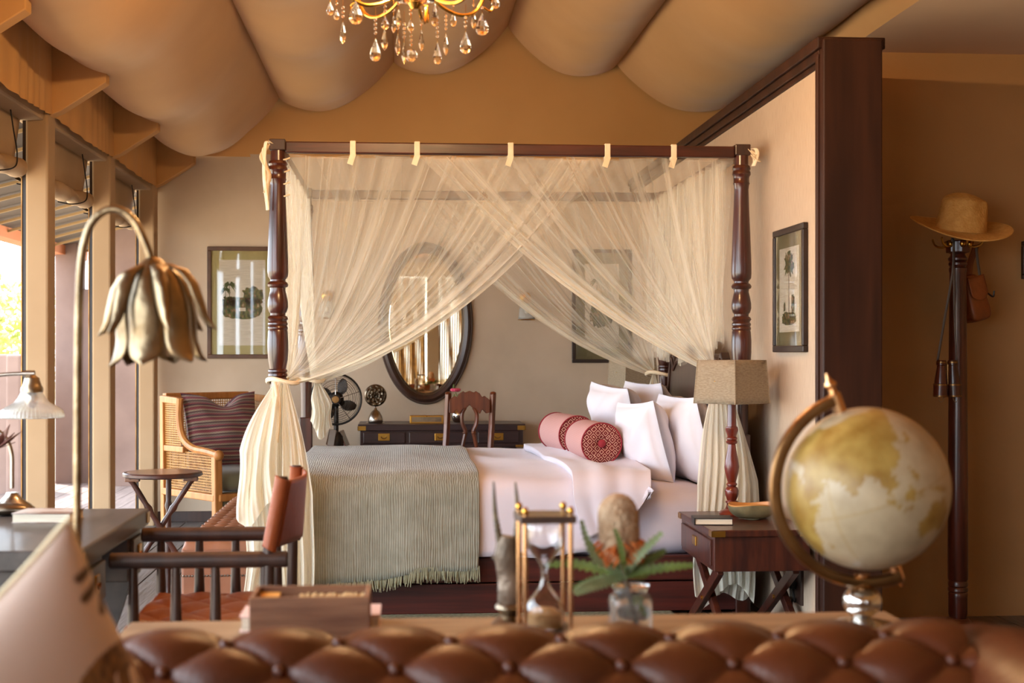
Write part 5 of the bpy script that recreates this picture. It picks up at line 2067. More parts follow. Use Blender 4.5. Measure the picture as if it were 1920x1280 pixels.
m = MATS['palm_cushion']
bs_ = m.node_tree.nodes['Principled BSDF']
m1 = node(m, 'ShaderNodeMixRGB')
m2 = node(m, 'ShaderNodeMixRGB')
a1 = node(m, 'ShaderNodeAttribute', attribute_name='brown')
a2 = node(m, 'ShaderNodeAttribute', attribute_name='tawny')
nz = node(m, 'ShaderNodeTexNoise')
nz.inputs['Scale'].default_value = 40
rp = node(m, 'ShaderNodeValToRGB')
rp.color_ramp.elements[0].position = .35
rp.color_ramp.elements[1].position = .65
rp.color_ramp.elements[0].color = lin('#5a3a1c')
rp.color_ramp.elements[1].color = lin('#8f6636')
m.node_tree.links.new(nz.outputs['Fac'], rp.inputs[0])
m1.inputs[1].default_value = lin('#d2bcae')
m.node_tree.links.new(rp.outputs[0], m1.inputs[2])
m.node_tree.links.new(a2.outputs['Fac'], m1.inputs[0])
m.node_tree.links.new(m1.outputs[0], m2.inputs[1])
m2.inputs[2].default_value = lin('#4a3320')
m.node_tree.links.new(a1.outputs['Fac'], m2.inputs[0])
m.node_tree.links.new(m2.outputs[0], bs_.inputs['Base Color'])
b.build('cover', 'palm_cushion', cu, ang=80)
edge = []
for k in range(120):
    t = k / 30
    i = int(t)
    f = (t - i) * 2 - 1
    a, bb = [(f, -1), (1, f), (-f, 1), (-1, -f)][i]
    pn = .09
    edge.append(ctr + mtc @ Vector((hS * a * (1 - pn * (1 - bb * bb) * abs(a) ** 3), 0, hS * bb * (1 - pn * (1 - a * a) * abs(bb) ** 3))))
MB().tube(edge, .004, 6, closed=True).build('piping', 'net_hem', cu)

# ================================================================ sofa table and what stands on it
TY0, TY1, TZ = 2.34, 2.685, .72
TXa, TXb = -.50, XAT(1690, 2.6)
st = thing('sofa_table', 'pale timber sofa table behind the chesterfield', 'table', (0, 0, 0))
MB().box2((TXa, TY0, TZ - .035), (TXb, TY1, TZ)).build('top', 'sofa_table_wood', st, smooth=False, bevel=.004)
for xx in (TXa + .05, TXb - .05):
    for yy in (TY0 + .04, TY1 - .04):
        MB().box2((xx - .022, yy - .022, 0), (xx + .022, yy + .022, TZ - .035)).build('leg', 'sofa_table_wood', st, smooth=False, bevel=.004)
MB().box2((TXa + .05, TY0 + .03, TZ - .11), (TXb - .05, TY1 - .03, TZ - .035)).build('apron', 'sofa_table_wood', st, smooth=False)
# index card box
YBX = 2.43
x0, x1 = XAT(467, YBX), XAT(693, YBX)
bx = thing('card_box', 'open wooden box filed with cream cards on the sofa table', 'box', (x0, YBX, TZ))
bw_, bd, bh = x1 - x0, .125, ZAT(1119, YBX, 580) - TZ
wl = .008
for (a, c, nm) in (((0, 0, 0), (bw_, wl, bh), 'front_board'), ((0, bd - wl, 0), (bw_, bd, bh), 'back_board'), ((0, wl, 0), (wl, bd - wl, bh), 'end_board'), ((bw_ - wl, wl, 0), (bw_, bd - wl, bh), 'end_board'), ((wl, wl, 0), (bw_ - wl, bd - wl, .008), 'bottom_board')):
    MB().box2(a, c).build(nm, 'box_wood', bx, smooth=False, bevel=.0015)
rc = random.Random(9)
cx_ = x0 + .078
k = 0
cardm = {}
while cx_ < x1 - .014:
    mt = 'card_cream'
    th = .0042
    h_ = bh - .022 + rc.uniform(-.002, .003)
    o = MB().box2((0, 0, 0), (th - .0006, bd - .026, h_)).build('index_card', mt, None, smooth=False, loc=(cx_, YBX + .012, TZ + .009))
    tag(o, 'cream card filed upright in the open wooden box', 'card', 'cards filed in the wooden box')
    cx_ += th
o = MB().box2((0, 0, 0), (.032, bd - .03, bh - .018)).build('card_block', 'card_orange', None, smooth=False, loc=(x0 + .012, YBX + .013, TZ + .009))
tag(o, 'orange divider block at the end of the wooden card box', 'card')
# book behind the box
o = thing('book', 'pale pink bound book lying behind the wooden card box', 'book', (XAT(585, 2.62), 2.62, TZ), 0)
hw_ = XAT(714, 2.62) - XAT(585, 2.62)
MB().box2((-hw_ + .004, -.052, .003), (hw_ - .003, .052, .026)).build('pages', 'paper', o, smooth=False)
b = MB().box2((-hw_, -.055, 0), (hw_, .055, .003))
b.box2((-hw_, -.055, .026), (hw_, .055, .029))
b.build('cover', 'paper_pink', o, smooth=False)

# horned antelope sculpture
YH = 2.58
hs = thing('antelope_sculpture', 'bronze antelope head with two long ridged horns on a foot', 'sculpture', (XAT(955, YH), YH, TZ))
O3 = Vector(hs.location)
s5 = YH / 2667 * 1.0


def HP(px_, py_, dy=0.):
    return PX(px_, py_, YH) - O3 + Vector((0, dy, 0))


MB().lathe([(.032, 0), (.034, .006), (.026, .014), (.016, .022), (.02, .03), (.026, .036), (.024, .042), (.016, .048)], (0, 0, 0), 24).build('foot', 'pewter', hs)
prof = [(HP(957, 1150), 17), (HP(955, 1130), 22), (HP(957, 1105), 24), (HP(955, 1080), 22), (HP(953, 1060), 23), (HP(952, 1040), 26), (HP(952, 1020), 22), (HP(954, 1005), 18)]
b = MB()
pts = catmull([p for p, r in prof], 4)
rs = []
for k in range(len(pts)):
    i = k / 4
    j = min(int(i), len(prof) - 2)
    rs.append(lerp(prof[j][1], prof[j + 1][1], i - j) * s5)
b.tube(pts, rs, 20)
b.build('head', 'skull_bronze', hs)
for (pp) in (((944, 1045), (936, 1010), (928, 960), (925, 902)), ((964, 1045), (968, 1010), (970, 955), (966, 903))):
    pts = catmull([HP(a, c, -.004) for a, c in pp], 14)
    n_ = len(pts)
    MB().tube(pts, [(7.5 * (1 - k / n_) ** .7 + 1.2 + (1.1 * math.sin(k * 2.4) if k < n_ * .62 else 0)) * s5 for k in range(n_)], 10).build('horn', 'horn', hs)
MB().tube(catmull([HP(950, 1040), HP(936, 1046), HP(922, 1044)], 4), [.009, .010, .010, .009, .009, .008, .006, .004, .002], 10).build('ear', 'skull_bronze', hs)
MB().tube(catmull([HP(960, 1040, .01), HP(972, 1044, .02), HP(982, 1040, .02)], 4), [.009, .010, .010, .009, .009, .008, .006, .004, .002], 10).build('ear', 'skull_bronze', hs)

# hourglass
YO_ = 2.50
hg = thing('hourglass', 'large glass hourglass in a dark plate and rose gold rod frame', 'hourglass', (XAT(1021, YO_), YO_, TZ), R(3))
s6 = YO_ / 2667
zt_ = ZAT(962, YO_, 1021) - TZ
MB().box2((-.049, -.049, 0), (.049, .049, .014)).build('bottom_plate', 'ebony', hg, smooth=False, bevel=.0015)
MB().box2((-.049, -.049, zt_ - .013), (.049, .049, zt_)).build('top_plate', 'ebony', hg, smooth=False, bevel=.0015)
for sx in (-1, 1):
    for sy in (-1, 1):
        MB().cyl((sx * .040, sy * .040, .01), (sx * .040, sy * .040, zt_ + .004), .0042, n=12).build('rod', 'rose_gold', hg)
        MB().sph((sx * .040, sy * .040, zt_ + .008), (.0062, .0062, .008), 12, 8).build('rod_knob', 'gold', hg)
mid = ZAT(1078, YO_, 1021) - TZ
hgprof = []
zz0, zz1 = .014, zt_ - .013
for k in range(31):
    t = k / 30
    z = lerp(zz0, zz1, t)
    d = abs(z - mid)
    half = (mid - zz0) if z < mid else (zz1 - mid)
    q = d / half
    r_ = .0045 + .0295 * (1 / (1 + math.exp(-(q - .36) * 11))) * (1 - .10 * max(0, (q - .8) / .2) ** 2)
    hgprof.append((r_, z))
MB().lathe(hgprof, (0, 0, 0), 40).build('glass_bulbs', 'glass', hg, ang=180, solid=.0014)
sz1 = ZAT(1143, YO_, 1021) - TZ
sprof = [(max(.002, r_ - .0022), z) for r_, z in hgprof if zz0 + .003 < z < sz1]
MB().lathe([(sprof[0][0], zz0 + .003)] + sprof + [(sprof[-1][0] * .6, sz1 + .003), (.002, sz1 + .006)], (0, 0, 0), 32).build('sand', 'sand', hg)

# glass jar with banksia
YV = 2.50
vj = thing('flower_jar', 'small square glass jar holding a banksia flower with serrated leaves', 'vase', (XAT(1182, YV), YV, TZ))
O4 = Vector(vj.location)


def VP_(px_, py_, dy=0.):
    return PX(px_, py_, YV) - O4 + Vector((0, dy, 0))


zj = ZAT(1096, YV, 1182) - TZ


def jar(off):
    prof = [(.030, 0), (.036, .004), (.037, .02), (.037, zj - .028), (.034, zj - .018), (.029, zj - .014), (.029, zj - .008), (.033, zj - .004), (.033, zj)]

    def fn(u, v):
        i = v * (len(prof) - 1)
        kk = min(int(i), len(prof) - 2)
        r_ = lerp(prof[kk][0], prof[kk + 1][0], i - kk) - off
        z_ = lerp(prof[kk][1], prof[kk + 1][1], i - kk) + (off if v < .1 else 0)
        a = 2 * PI * u
        e = 2 / 4.2 if z_ < zj - .02 else 2 / 2.2
        ca, sa = math.cos(a), math.sin(a)
        return Vector((r_ * math.copysign(abs(ca) ** e, ca), r_ * math.copysign(abs(sa) ** e, sa), z_))
    return fn


b = MB().grid(jar(0), 48, 24, cu=True)
b.grid(jar(.003), 48, 24, cu=True)
b.add([(.03 * math.cos(2 * PI * k / 24), .03 * math.sin(2 * PI * k / 24), 0) for k in range(24)], [tuple(range(24))])
b.build('jar', 'jar_glass', vj)
MB().tube(catmull([(.012, 0, .006), (.0, 0, .05), VP_(1172, 1075), VP_(1160, 1045)], 5), .005, 8).build('stem', 'bark', vj)
# flower cone
c0, c1 = VP_(1163, 1052), VP_(1157, 924)
axis = (c1 - c0)
Lc = axis.length
za_ = axis.normalized()
xa_ = Vector((0, 1, 0)).cross(za_).normalized()
ya_ = za_.cross(xa_)
mc = Matrix((xa_, ya_, za_)).transposed()


def cone(u, v):
    t = v
    r_ = .036 * (min(1, .62 + t * 1.1)) * math.sqrt(max(.0006, 1 - max(0, (t - .62) / .38) ** 2.3))
    a = 2 * PI * u
    r_ *= 1 + .03 * math.sin(u * 2 * PI * 22 + t * 60) * (t < .95)
    return c0 + mc @ Vector((r_ * math.cos(a), r_ * math.sin(a), t * Lc))


MB().grid(cone, 88, 50, cu=True).build('flower_cone', 'banksia', vj, ang=80)
b = MB()
rb = random.Random(4)
for k in range(170):
    a = rb.uniform(0, 2 * PI)
    t = rb.uniform(0, .3)
    r_ = .022 + t * .045
    p = c0 + mc @ Vector((r_ * math.cos(a), r_ * math.sin(a), t * Lc))
    d = mc @ Vector((math.cos(a), math.sin(a), -.35 + rb.uniform(-.3, .3)))
    b.tube([p, p + d * .008, p + d * .015 + Vector((0, 0, -.003))], [.0022, .0018, .001], 4)
b.build('orange_styles', 'banksia_orange', vj, stuff=True)


def serrated(pts, w, mat='leaf'):
    pts = [Vector(p) for p in pts]
    cpt = catmull(pts, 8)
    n_ = len(cpt)
    vs, fs = [], []
    for k, p in enumerate(cpt):
        t_ = (cpt[min(k + 1, n_ - 1)] - cpt[max(k - 1, 0)]).normalized()
        s_ = t_.cross(Vector((0, -.85, .5))).normalized()
        f = k / (n_ - 1)
        ww = w * (.25 + .75 * math.sin(PI * min(1, .12 + f * .85)) ** .6) * (1.3 if k % 2 else .62)
        if k == n_ - 1:
            ww = w * .35
        up = s_.cross(t_) * (.15 * w)
        vs += [p - s_ * ww + up, p, p + s_ * ww + up]
    for k in range(n_ - 1):
        a = k * 3
        fs += [(a, a + 1, a + 4, a + 3), (a + 1, a + 2, a + 5, a + 4)]
    MB().add(vs, fs).build('leaf', mat, vj, solid=.0012, smooth=False)


hub = VP_(1172, 1078)
serrated([hub, VP_(1120, 1050, -.01), VP_(1098, 1010, -.02), VP_(1087, 972, -.02)], .0065, 'leaf_pale')
serrated([hub, VP_(1130, 1045, .02), VP_(1108, 1022, .02)], .008)
serrated([hub, VP_(1128, 1072, .03), VP_(1080, 1066, .06), VP_(1032, 1070, .065)], .0095)
serrated([hub, VP_(1130, 1085, -.03), VP_(1095, 1090, -.055), VP_(1068, 1100, -.072)], .0105, 'leaf_pale')
serrated([hub, VP_(1125, 1090, .02), VP_(1100, 1100, .02), VP_(1068, 1112, .02)], .009)
serrated([hub, VP_(1180, 1050, -.03), VP_(1205, 1022, -.035), VP_(1236, 994, -.03)], .008, 'leaf_pale')
serrated([hub, VP_(1200, 1062, .0), VP_(1225, 1044, .0), VP_(1248, 1032, .0)], .009)
serrated([hub, VP_(1205, 1066, -.02), VP_(1250, 1058, -.03), VP_(1294, 1055, -.03)], .0085)
serrated([hub, VP_(1200, 1082, .02), VP_(1215, 1080, .03), VP_(1232, 1072, .03)], .0075)
serrated([hub, VP_(1162, 1050, -.045), VP_(1155, 1015, -.05), VP_(1145, 985, -.045)], .0055)
serrated([(.0, 0, zj * .55), VP_(1192, 1120, -.01), VP_(1203, 1150, -.015)], .005)

# globe
YGL = 2.53
g0 = PX(1626, 915, YGL)
gl = thing('desk_globe', 'antique ochre and cream globe in a bronze half ring on a silver ball foot', 'globe', (g0.x, YGL, TZ))
gz = g0.z - TZ
gr = .1475
LAND = [[(26, 40), (36, 36), (35, 30), (43, 13), (52, 16), (59, 23), (56, 27), (66, 25), (72, 20), (77, 8), (80, 15), (88, 22), (92, 22), (97, 16), (99, 8), (103, 1), (101, 8), (106, 9), (109, 13), (106, 20), (113, 22), (121, 30), (120, 37), (126, 38), (128, 35), (130, 42), (140, 52), (155, 59), (163, 60), (178, 66), (178, 69), (140, 73), (105, 77), (70, 72), (40, 67), (28, 70), (10, 60), (0, 48), (-9, 40), (15, 41)],
        [(-15, 15), (-5, 35), (10, 37), (30, 31), (35, 28), (43, 12), (51, 11), (40, -5), (40, -16), (33, -28), (20, -35), (12, -15), (9, 4), (-8, 5)],
        [(114, -22), (122, -18), (130, -12), (137, -12), (137, -17), (142, -11), (146, -19), (153, -27), (150, -37), (140, -38), (131, -32), (115, -35)],
        [(109, 1), (113, 4), (117, 7), (119, 4), (116, -4), (110, -3)], [(95, 5), (98, 4), (106, -4), (104, -6), (99, -1)], [(105, -6), (114, -7), (114, -9), (106, -8)],
        [(131, -1), (140, -3), (147, -7), (150, -10), (140, -8), (134, -4)], [(120, 18), (122, 18), (126, 8), (122, 8)], [(119, -4), (121, 1), (125, 1), (122, -3)],
        [(130, 32), (136, 34), (141, 36), (143, 43), (140, 41), (137, 37), (131, 34)], [(44, -24), (50, -15), (47, -25)]]


def inside(lo, la, poly):
    c = False
    j = len(poly) - 1
    for i in range(len(poly)):
        xi_, yi = poly[i]
        xj, yj = poly[j]
        if (yi > la) != (yj > la) and lo < (xj - xi_) * (la - yi) / (yj - yi) + xi_:
            c = not c
        j = i
    return c


tilt = R(20)
LON0 = 103
mg = Matrix.Rotation(-tilt, 3, 'Y') @ Matrix.Rotation(R(4), 3, 'X')
b = MB()
vals = []
NU, NV = 200, 110


def gfn(u, v):
    lo = LON0 - 180 + 360 * u
    la = -89.5 + 179 * v
    jit = .8 * math.sin(lo * .9 + la * 1.7) + .6 * math.sin(lo * 2.3 - la * 1.1)
    l2 = ((lo + jit + 180) % 360) - 180
    la2 = la + .7 * math.sin(lo * 1.9) + .4 * math.sin(la * 3)
    w = 1. if any(inside(l2, la2, q) for q in LAND) else 0.
    if abs(la) < .55 or (abs(lo - round(lo / 30) * 30) < .35 and abs(la) < 70):
        w = max(w, .35)
    vals.append(w)
    d = R(lo - LON0)
    return Vector((0, 0, gz)) + mg @ Vector((gr * math.sin(d) * math.cos(R(la)), -gr * math.cos(d) * math.cos(R(la)), gr * math.sin(R(la))))


b.grid(gfn, NU, NV, cu=True)
b.att = {'land': vals}
b.build('sphere', 'globe_map', gl, ang=180)
# half meridian on the left
AX = mg @ Vector((0, 0, 1))
ring = []
R2 = gr + .024
for k in range(41):
    a = R(2 + 178 * k / 40)
    d = Vector((-math.sin(a), 0, math.cos(a)))
    ring.append(Vector((0, 0, gz)) + Matrix.Rotation(-tilt, 3, 'Y') @ d * R2)


def merid(u, v):
    k = v * 40
    i = min(int(k), 39)
    p = ring[i].lerp(ring[i + 1], k - i)
    rad = (p - Vector((0, 0, gz))).normalized()
    a = 2 * PI * u
    return p + rad * (.011 * math.copysign(abs(math.cos(a)) ** .6, math.cos(a))) + Vector((0, .013, 0)) * math.copysign(abs(math.sin(a)) ** .6, math.sin(a))


MB().grid(merid, 12, 60, cu=True).build('meridian_arm', 'bronze', gl)
NP = Vector((0, 0, gz)) + Matrix.Rotation(-tilt, 3, 'Y') @ Vector((0, 0, gr))
SP = Vector((0, 0, gz)) - Matrix.Rotation(-tilt, 3, 'Y') @ Vector((0, 0, gr))
ud = Matrix.Rotation(-tilt, 3, 'Y') @ Vector((0, 0, 1))
MB().tube([NP - ud * .005, NP + ud * .035, NP + ud * .036, NP + ud * .045, NP + ud * .05, NP + ud * .055, NP + ud * .062, NP + ud * .075], [.012, .012, .008, .007, .011, .011, .005, .002], 14).build('finial', 'rose_gold', gl)
MB().tube([SP + ud * .005, SP - ud * .03, SP - ud * .036, SP - ud * .044], [.010, .010, .006, .002], 14).build('pole_pin', 'rose_gold', gl)
zm = gz - R2 - .004
sxm = PX(1617, 1100, YGL).x - g0.x
MB().lathe([(.0, 0), (.062, .0), (.064, .005), (.05, .010), (.022, .016), (.012, .022)], (sxm, 0, 0), 40).build('base', 'silver', gl)
zbl = ZAT(1127, YGL, 1617) - TZ
MB().sph((sxm, 0, zbl), (.035, .035, .030), 32, 18).build('ball', 'silver', gl)
MB().cyl((sxm, 0, .015), (sxm, 0, zbl), .010, n=14).build('stem', 'silver', gl)
MB().lathe([(.020, zbl + .026), (.012, zbl + .034), (.011, zm + .012), (.016, zm + .02)], (sxm, 0, 0), 20).build('neck', 'rose_gold', gl)

# ================================================================ floor lamp with metal flower shade
YFL = 2.78
fl_ = thing('flower_floor_lamp', 'antique brass floor lamp with arched stem and drooping metal flower shade', 'lamp', (XAT(148, YFL), YFL, 0))
O5 = Vector(fl_.location)
LPt = lambda a, c: PX(a, c, YFL) - O5
path = [Vector((-.005, 0, .02)), Vector((-.003, 0, .45)), LPt(145, 960), LPt(146, 700), LPt(149, 540), LPt(156, 465), LPt(172, 418), LPt(200, 394), LPt(228, 395), LPt(252, 415), LPt(269, 447), LPt(281, 478), LPt(286, 492)]
MB().tube(catmull(path, 6), .0078, 12).build('stem', 'antique_petal', fl_)
MB().lathe([(.12, 0), (.122, .008), (.10, .016), (.03, .024), (.012, .04)], (0, 0, 0), 36).build('base', 'antique_petal', fl_)
tp_ = LPt(287, 488)
mt_f = Matrix.Rotation(R(-3), 3, 'Y')
kf = YFL / 2667


def fp(u, a, r_, z_):
    return tp_ + mt_f @ Vector((r_ * math.cos(a), r_ * math.sin(a), z_))


MB().lathe([(.010, .006), (.018, .0), (.032, -.012), (.036, -.018), (.030, -.020)], tp_, 24, mt=None).build('calyx', 'antique_petal', fl_)


def petal(a0, prof, wid, name, flare=0., cup=.25):
    n_ = len(prof) - 1

    def fn(u, v):
        i = v * n_
        k = min(int(i), n_ - 1)
        f = i - k
        r_ = lerp(prof[k][0], prof[k + 1][0], f)
        z_ = lerp(prof[k][1], prof[k + 1][1], f)
        w = wid(v)
        s = (u - .5) * 2
        x_ = r_ + .012 * (1 - s * s) * cup * 2 - .010 * s * s
        y_ = s * w
        ca, sa = math.cos(a0), math.sin(a0)
        return tp_ + mt_f @ Vector((x_ * ca - y_ * sa, x_ * sa + y_ * ca, z_ + .006 * s * s * v))
    MB().grid(fn, 10, 20).build(name, 'antique_petal', fl_, solid=.0016, ang=80)


inner = [(.024, -.010), (.050, -.035), (.066, -.075), (.070, -.115), (.070, -.155), (.078, -.185), (.088, -.200)]
for k in range(6):
    petal(2 * PI * k / 6 + .35, inner, lambda v: .034 * min(1, .45 + 1.3 * v) * math.sqrt(max(.015, 1 - max(0, (v - .70) / .30) ** 2.2)), 'petal')
outer = [(.026, -.008), (.060, -.022), (.080, -.05), (.090, -.085), (.098, -.115), (.112, -.14)]
for k in range(6):
    petal(2 * PI * k / 6 + .35 + PI / 6, outer, lambda v: .0155 * (math.sin(PI * (.15 + .84 * v)) ** .7), 'sepal')
MB().cyl(tp_ + Vector((0, 0, -.03)), tp_ + Vector((0, 0, -.13)), .018, n=16).build('bulb_holder', 'dark_metal', fl_)

# ================================================================ coat stand with hat, binoculars and bag
YCS = 6.1
cs = thing('coat_stand', 'dark turned wooden coat stand with brass hooks by the brown wall', 'coat stand', (XAT(1796, YCS), YCS, 0))
k7 = YCS / 2667 / .985
pz = lambda py: ZAT(py, YCS, 1796)
prof = [(1, 450), (19, 452), (19, 470), (17, 474), (13, 476), (15, 481), (18, 484), (18, 488), (14, 490), (17, 493), (17, 497), (14, 500), (16.5, 503), (16.5, 508), (15.5, 512), (17, 700), (18.5, 900), (18.8, 1085), (17, 1088), (18.5, 1092), (18.5, 1097), (16.5, 1099), (18.5, 1102), (18.5, 1107), (16.5, 1109), (18, 1112), (17.5, 1118), (17.5, 1150)]
pl = [(r_ * k7, pz(y)) for r_, y in prof][::-1]
MB().lathe([(.05, 0), (.05, .03), (.035, .05)] + [q for q in pl if q[1] > .06], (0, 0, 0), 28).build('pole', 'stand_wood', cs, ang=35)
MB().lathe([(.05, pz(474)), (.052, pz(472)), (.052, pz(452)), (.045, pz(450))], (0, 0, 0), 6).build('head_block', 'stand_wood', cs, smooth=False, bevel=.003)
for k in range(6):
    a = PI / 6 + k * PI / 3
    d = Vector((math.cos(a), math.sin(a), 0))
    z0 = pz(458)
    pts = catmull([d * .045 + Vector((0, 0, z0)), d * .068 + Vector((0, 0, z0 - .012)), d * .095 + Vector((0, 0, z0 - .004)), d * .107 + Vector((0, 0, z0 + .018)), d * .104 + Vector((0, 0, z0 + .026))], 5)
    h_ = MB().tube(pts, .0048, 8).build('hook', 'brass', cs)
    MB().sph(d * .05 + Vector((0, 0, z0)), (.012, .012, .016), 10, 6).build('hook_plate', 'brass', h_)
MB().lathe([(.15, 0), (.155, .012), (.14, .024), (.06, .032), (.045, .05)], (0, 0, 0), 36).build('base', 'stand_wood', cs)

# hat
ht_ = thing('straw_hat', 'wide brimmed straw hat resting on top of the coat stand', 'hat', (XAT(1800, YCS), YCS - .0, pz(436)), 0)
mth = Matrix.Rotation(R(4), 3, 'Y') @ Matrix.Rotation(R(15), 3, 'X')


def brim(u, v):
    a = 2 * PI * u
    r_ = lerp(.105, .222, v)
    z_ = .012 + .030 * v * v * (math.cos(a) ** 2) + .014 * (v ** 2) * max(0, math.sin(a)) - .012 * v * max(0, -math.sin(a))
    if v < .12:
        z_ += .012 * (1 - v / .12) ** 2
    return mth @ Vector((r_ * math.cos(a) * 1.0, r_ * .86 * math.sin(a), z_))


hc = MB().grid(brim, 64, 12, cu=True).build('brim', 'hat_straw', ht_, solid=.004, ang=80)
rim_ = [mth @ Vector((.222 * math.cos(2 * PI * k / 64), .191 * math.sin(2 * PI * k / 64), .012 + .030 * math.cos(2 * PI * k / 64) ** 2 + .014 * max(0, math.sin(2 * PI * k / 64)) - .012 * max(0, -math.sin(2 * PI * k / 64)))) for k in range(64)]
MB().tube(rim_, .0035, 6, closed=True).build('brim_edge', 'hat_straw', hc)


def crown(u, v):
    a = 2 * PI * u
    if v < .7:
        q = v / .7
        r_ = lerp(.112, .098, q)
        z_ = .018 + .125 * q
        z_ += .010 * q * math.cos(a) ** 2 * -1
    else:
        q = (v - .7) / .3
        r_ = .098 * math.cos(q * PI / 2) + .0005
        z_ = .143 + .034 * math.sin(q * PI / 2)
        z_ -= .01 * math.cos(a) ** 2 * (1 - q)
    x_, y_ = r_ * math.cos(a), r_ * .92 * math.sin(a)
    # front pinches and top crease
    pin = math.exp(-((x_ - .05) / .035) ** 2 - ((y_ + .075) / .045) ** 2) + math.exp(-((x_ + .055) / .035) ** 2 - ((y_ + .075) / .045) ** 2)
    hi_ = max(0, min(1, (z_ - .06) / .08))
    y_ += .022 * pin * hi_
    z_ -= .030 * math.exp(-(x_ / .06) ** 2) * math.exp(-((y_ + .005) / .03) ** 2) * (1 if v > .7 else 0)
    return mth @ Vector((x_, y_, z_))


MB().grid(crown, 56, 30, cu=True).build('crown', 'hat_straw', ht_, ang=80)

# binoculars
YBN = YCS - .075
bn_ = thing('binoculars', 'antique bronze binoculars hanging by a grey strap from the coat stand', 'binoculars', PX(1777, 745, YBN))
O6 = Vector(bn_.location)
BP = lambda a, c, dy=0.: PX(a, c, YBN) - O6 + Vector((0, dy, 0))
for (ax0, ax1) in ((1765, 1763), (1786, 1790)):
    z_ = lambda py: BP(1777, py).z
    x0_, x1_ = BP(ax0, 690).x, BP(ax1, 740).x
    ent = [(675, 8.0), (678, 9), (684, 9), (685, 7.5), (690, 8), (715, 11.5), (719, 11.5), (720, 13), (742, 13.2), (744, 11.5)]
    pts = [Vector((lerp(x0_, x1_, (py - 675) / 70), 0, z_(py))) for py, _ in ent]
    br_ = MB().tube(pts, [r_ * k7 for _, r_ in ent], 20).build('barrel', 'sling_leather' if False else 'stand_wood', bn_, ang=40)
    for py, r_ in ((679, 9.5), (721, 13.4), (742, 13.6)):
        c_ = Vector((lerp(x0_, x1_, (py - 675) / 70), 0, z_(py)))
        MB().lathe([(r_ * k7, -.003), (r_ * k7, .003)], c_, 20).build('metal_ring', 'bronze', br_)
    MB().tube([Vector((x1_ + .012 * math.cos(PI + PI * k / 8), -.01, z_(744) + .022 * math.sin(PI + PI * k / 8))) for k in range(9)], .0013, 5).build('chain_loop', 'nickel', br_)
for py in (683, 692, 722):
    MB().cyl(BP(1766, py), BP(1788, py), .0035, n=8).build('bridge', 'bronze', bn_)
MB().cyl(BP(1777, 683), BP(1777, 728), .006, n=12).build('focus_column', 'bronze', bn_)


def strap(pts, w, nm, parent, mat):
    cp_ = catmull(pts, 6)

    def fn(u, v):
        k = v * (len(cp_) - 1)
        i = min(int(k), len(cp_) - 2)
        p = cp_[i].lerp(cp_[i + 1], k - i)
        return p + Vector(((u - .5) * w, 0, 0))
    return MB().grid(fn, 2, 24).build(nm, mat, parent, solid=.002)


strap([BP(1785, 452, -.02), BP(1783, 510, -.02), BP(1770, 600, -.005), BP(1758, 676, 0)], .011, 'strap', bn_, 'strap_grey')
strap([BP(1785, 452, -.02), BP(1785, 510, -.02), BP(1789, 600, -.005), BP(1794, 676, 0)], .008, 'strap', bn_, 'strap_grey')
strap([BP(1785, 452, -.02), BP(1787, 446, .01), BP(1790, 452, .03)], .01, 'strap_loop', bn_, 'strap_grey')

# bag
YBG = YCS + .10
bg_ = thing('leather_bag', 'small tan leather pouch bag hanging behind the coat stand', 'bag', PX(1833, 602, YBG))
O7 = Vector(bg_.location)
GP = lambda a, c, dy=0.: PX(a, c, YBG) - O7 + Vector((0, dy, 0))


def pouch(u, v):
    a, bb = 2 * PI * u, -PI / 2 + PI * v
    sg = lambda q, p: math.copysign(abs(q) ** p, q)
    hx, hz = .058, .105
    z_ = hz * sg(math.sin(bb), .5)
    taper = 1 - .18 * (z_ / hz)
    p = Vector((hx * taper * sg(math.cos(a), .45) * sg(math.cos(bb), .35), .045 * taper * sg(math.sin(a), .45) * sg(math.cos(bb), .35), hz + z_))
    return Matrix.Rotation(R(-14), 3, 'Y') @ Matrix.Rotation(R(25), 3, 'Z') @ p


MB().grid(pouch, 40, 20, cu=True).build('pouch', 'bag_leather', bg_, ang=80)
MB().grid(lambda u, v: Matrix.Rotation(R(-14), 3, 'Y') @ Matrix.Rotation(R(25), 3, 'Z') @ Vector(((u - .5) * .105, -.05 - .004 * math.sin(PI * u), .20 - .11 * v * (1 - .25 * (2 * u - 1) ** 2))), 12, 10).build('flap', 'bag_leather', bg_, solid=.004, ang=80)
strap([GP(1822, 462, -.05), GP(1828, 490, -.03), GP(1836, 530, -.02), GP(1838, 545, -.02)], .012, 'strap', bg_, 'strap_grey')
strap([GP(1822, 462, -.05), GP(1818, 500, .0), GP(1820, 560, .02)], .03, 'hanger_tab', bg_, 'bag_leather')
MB().tube(catmull([GP(1850, 548), GP(1862, 556), GP(1864, 545)], 4), .004, 6).build('buckle', 'dark_metal', bg_)

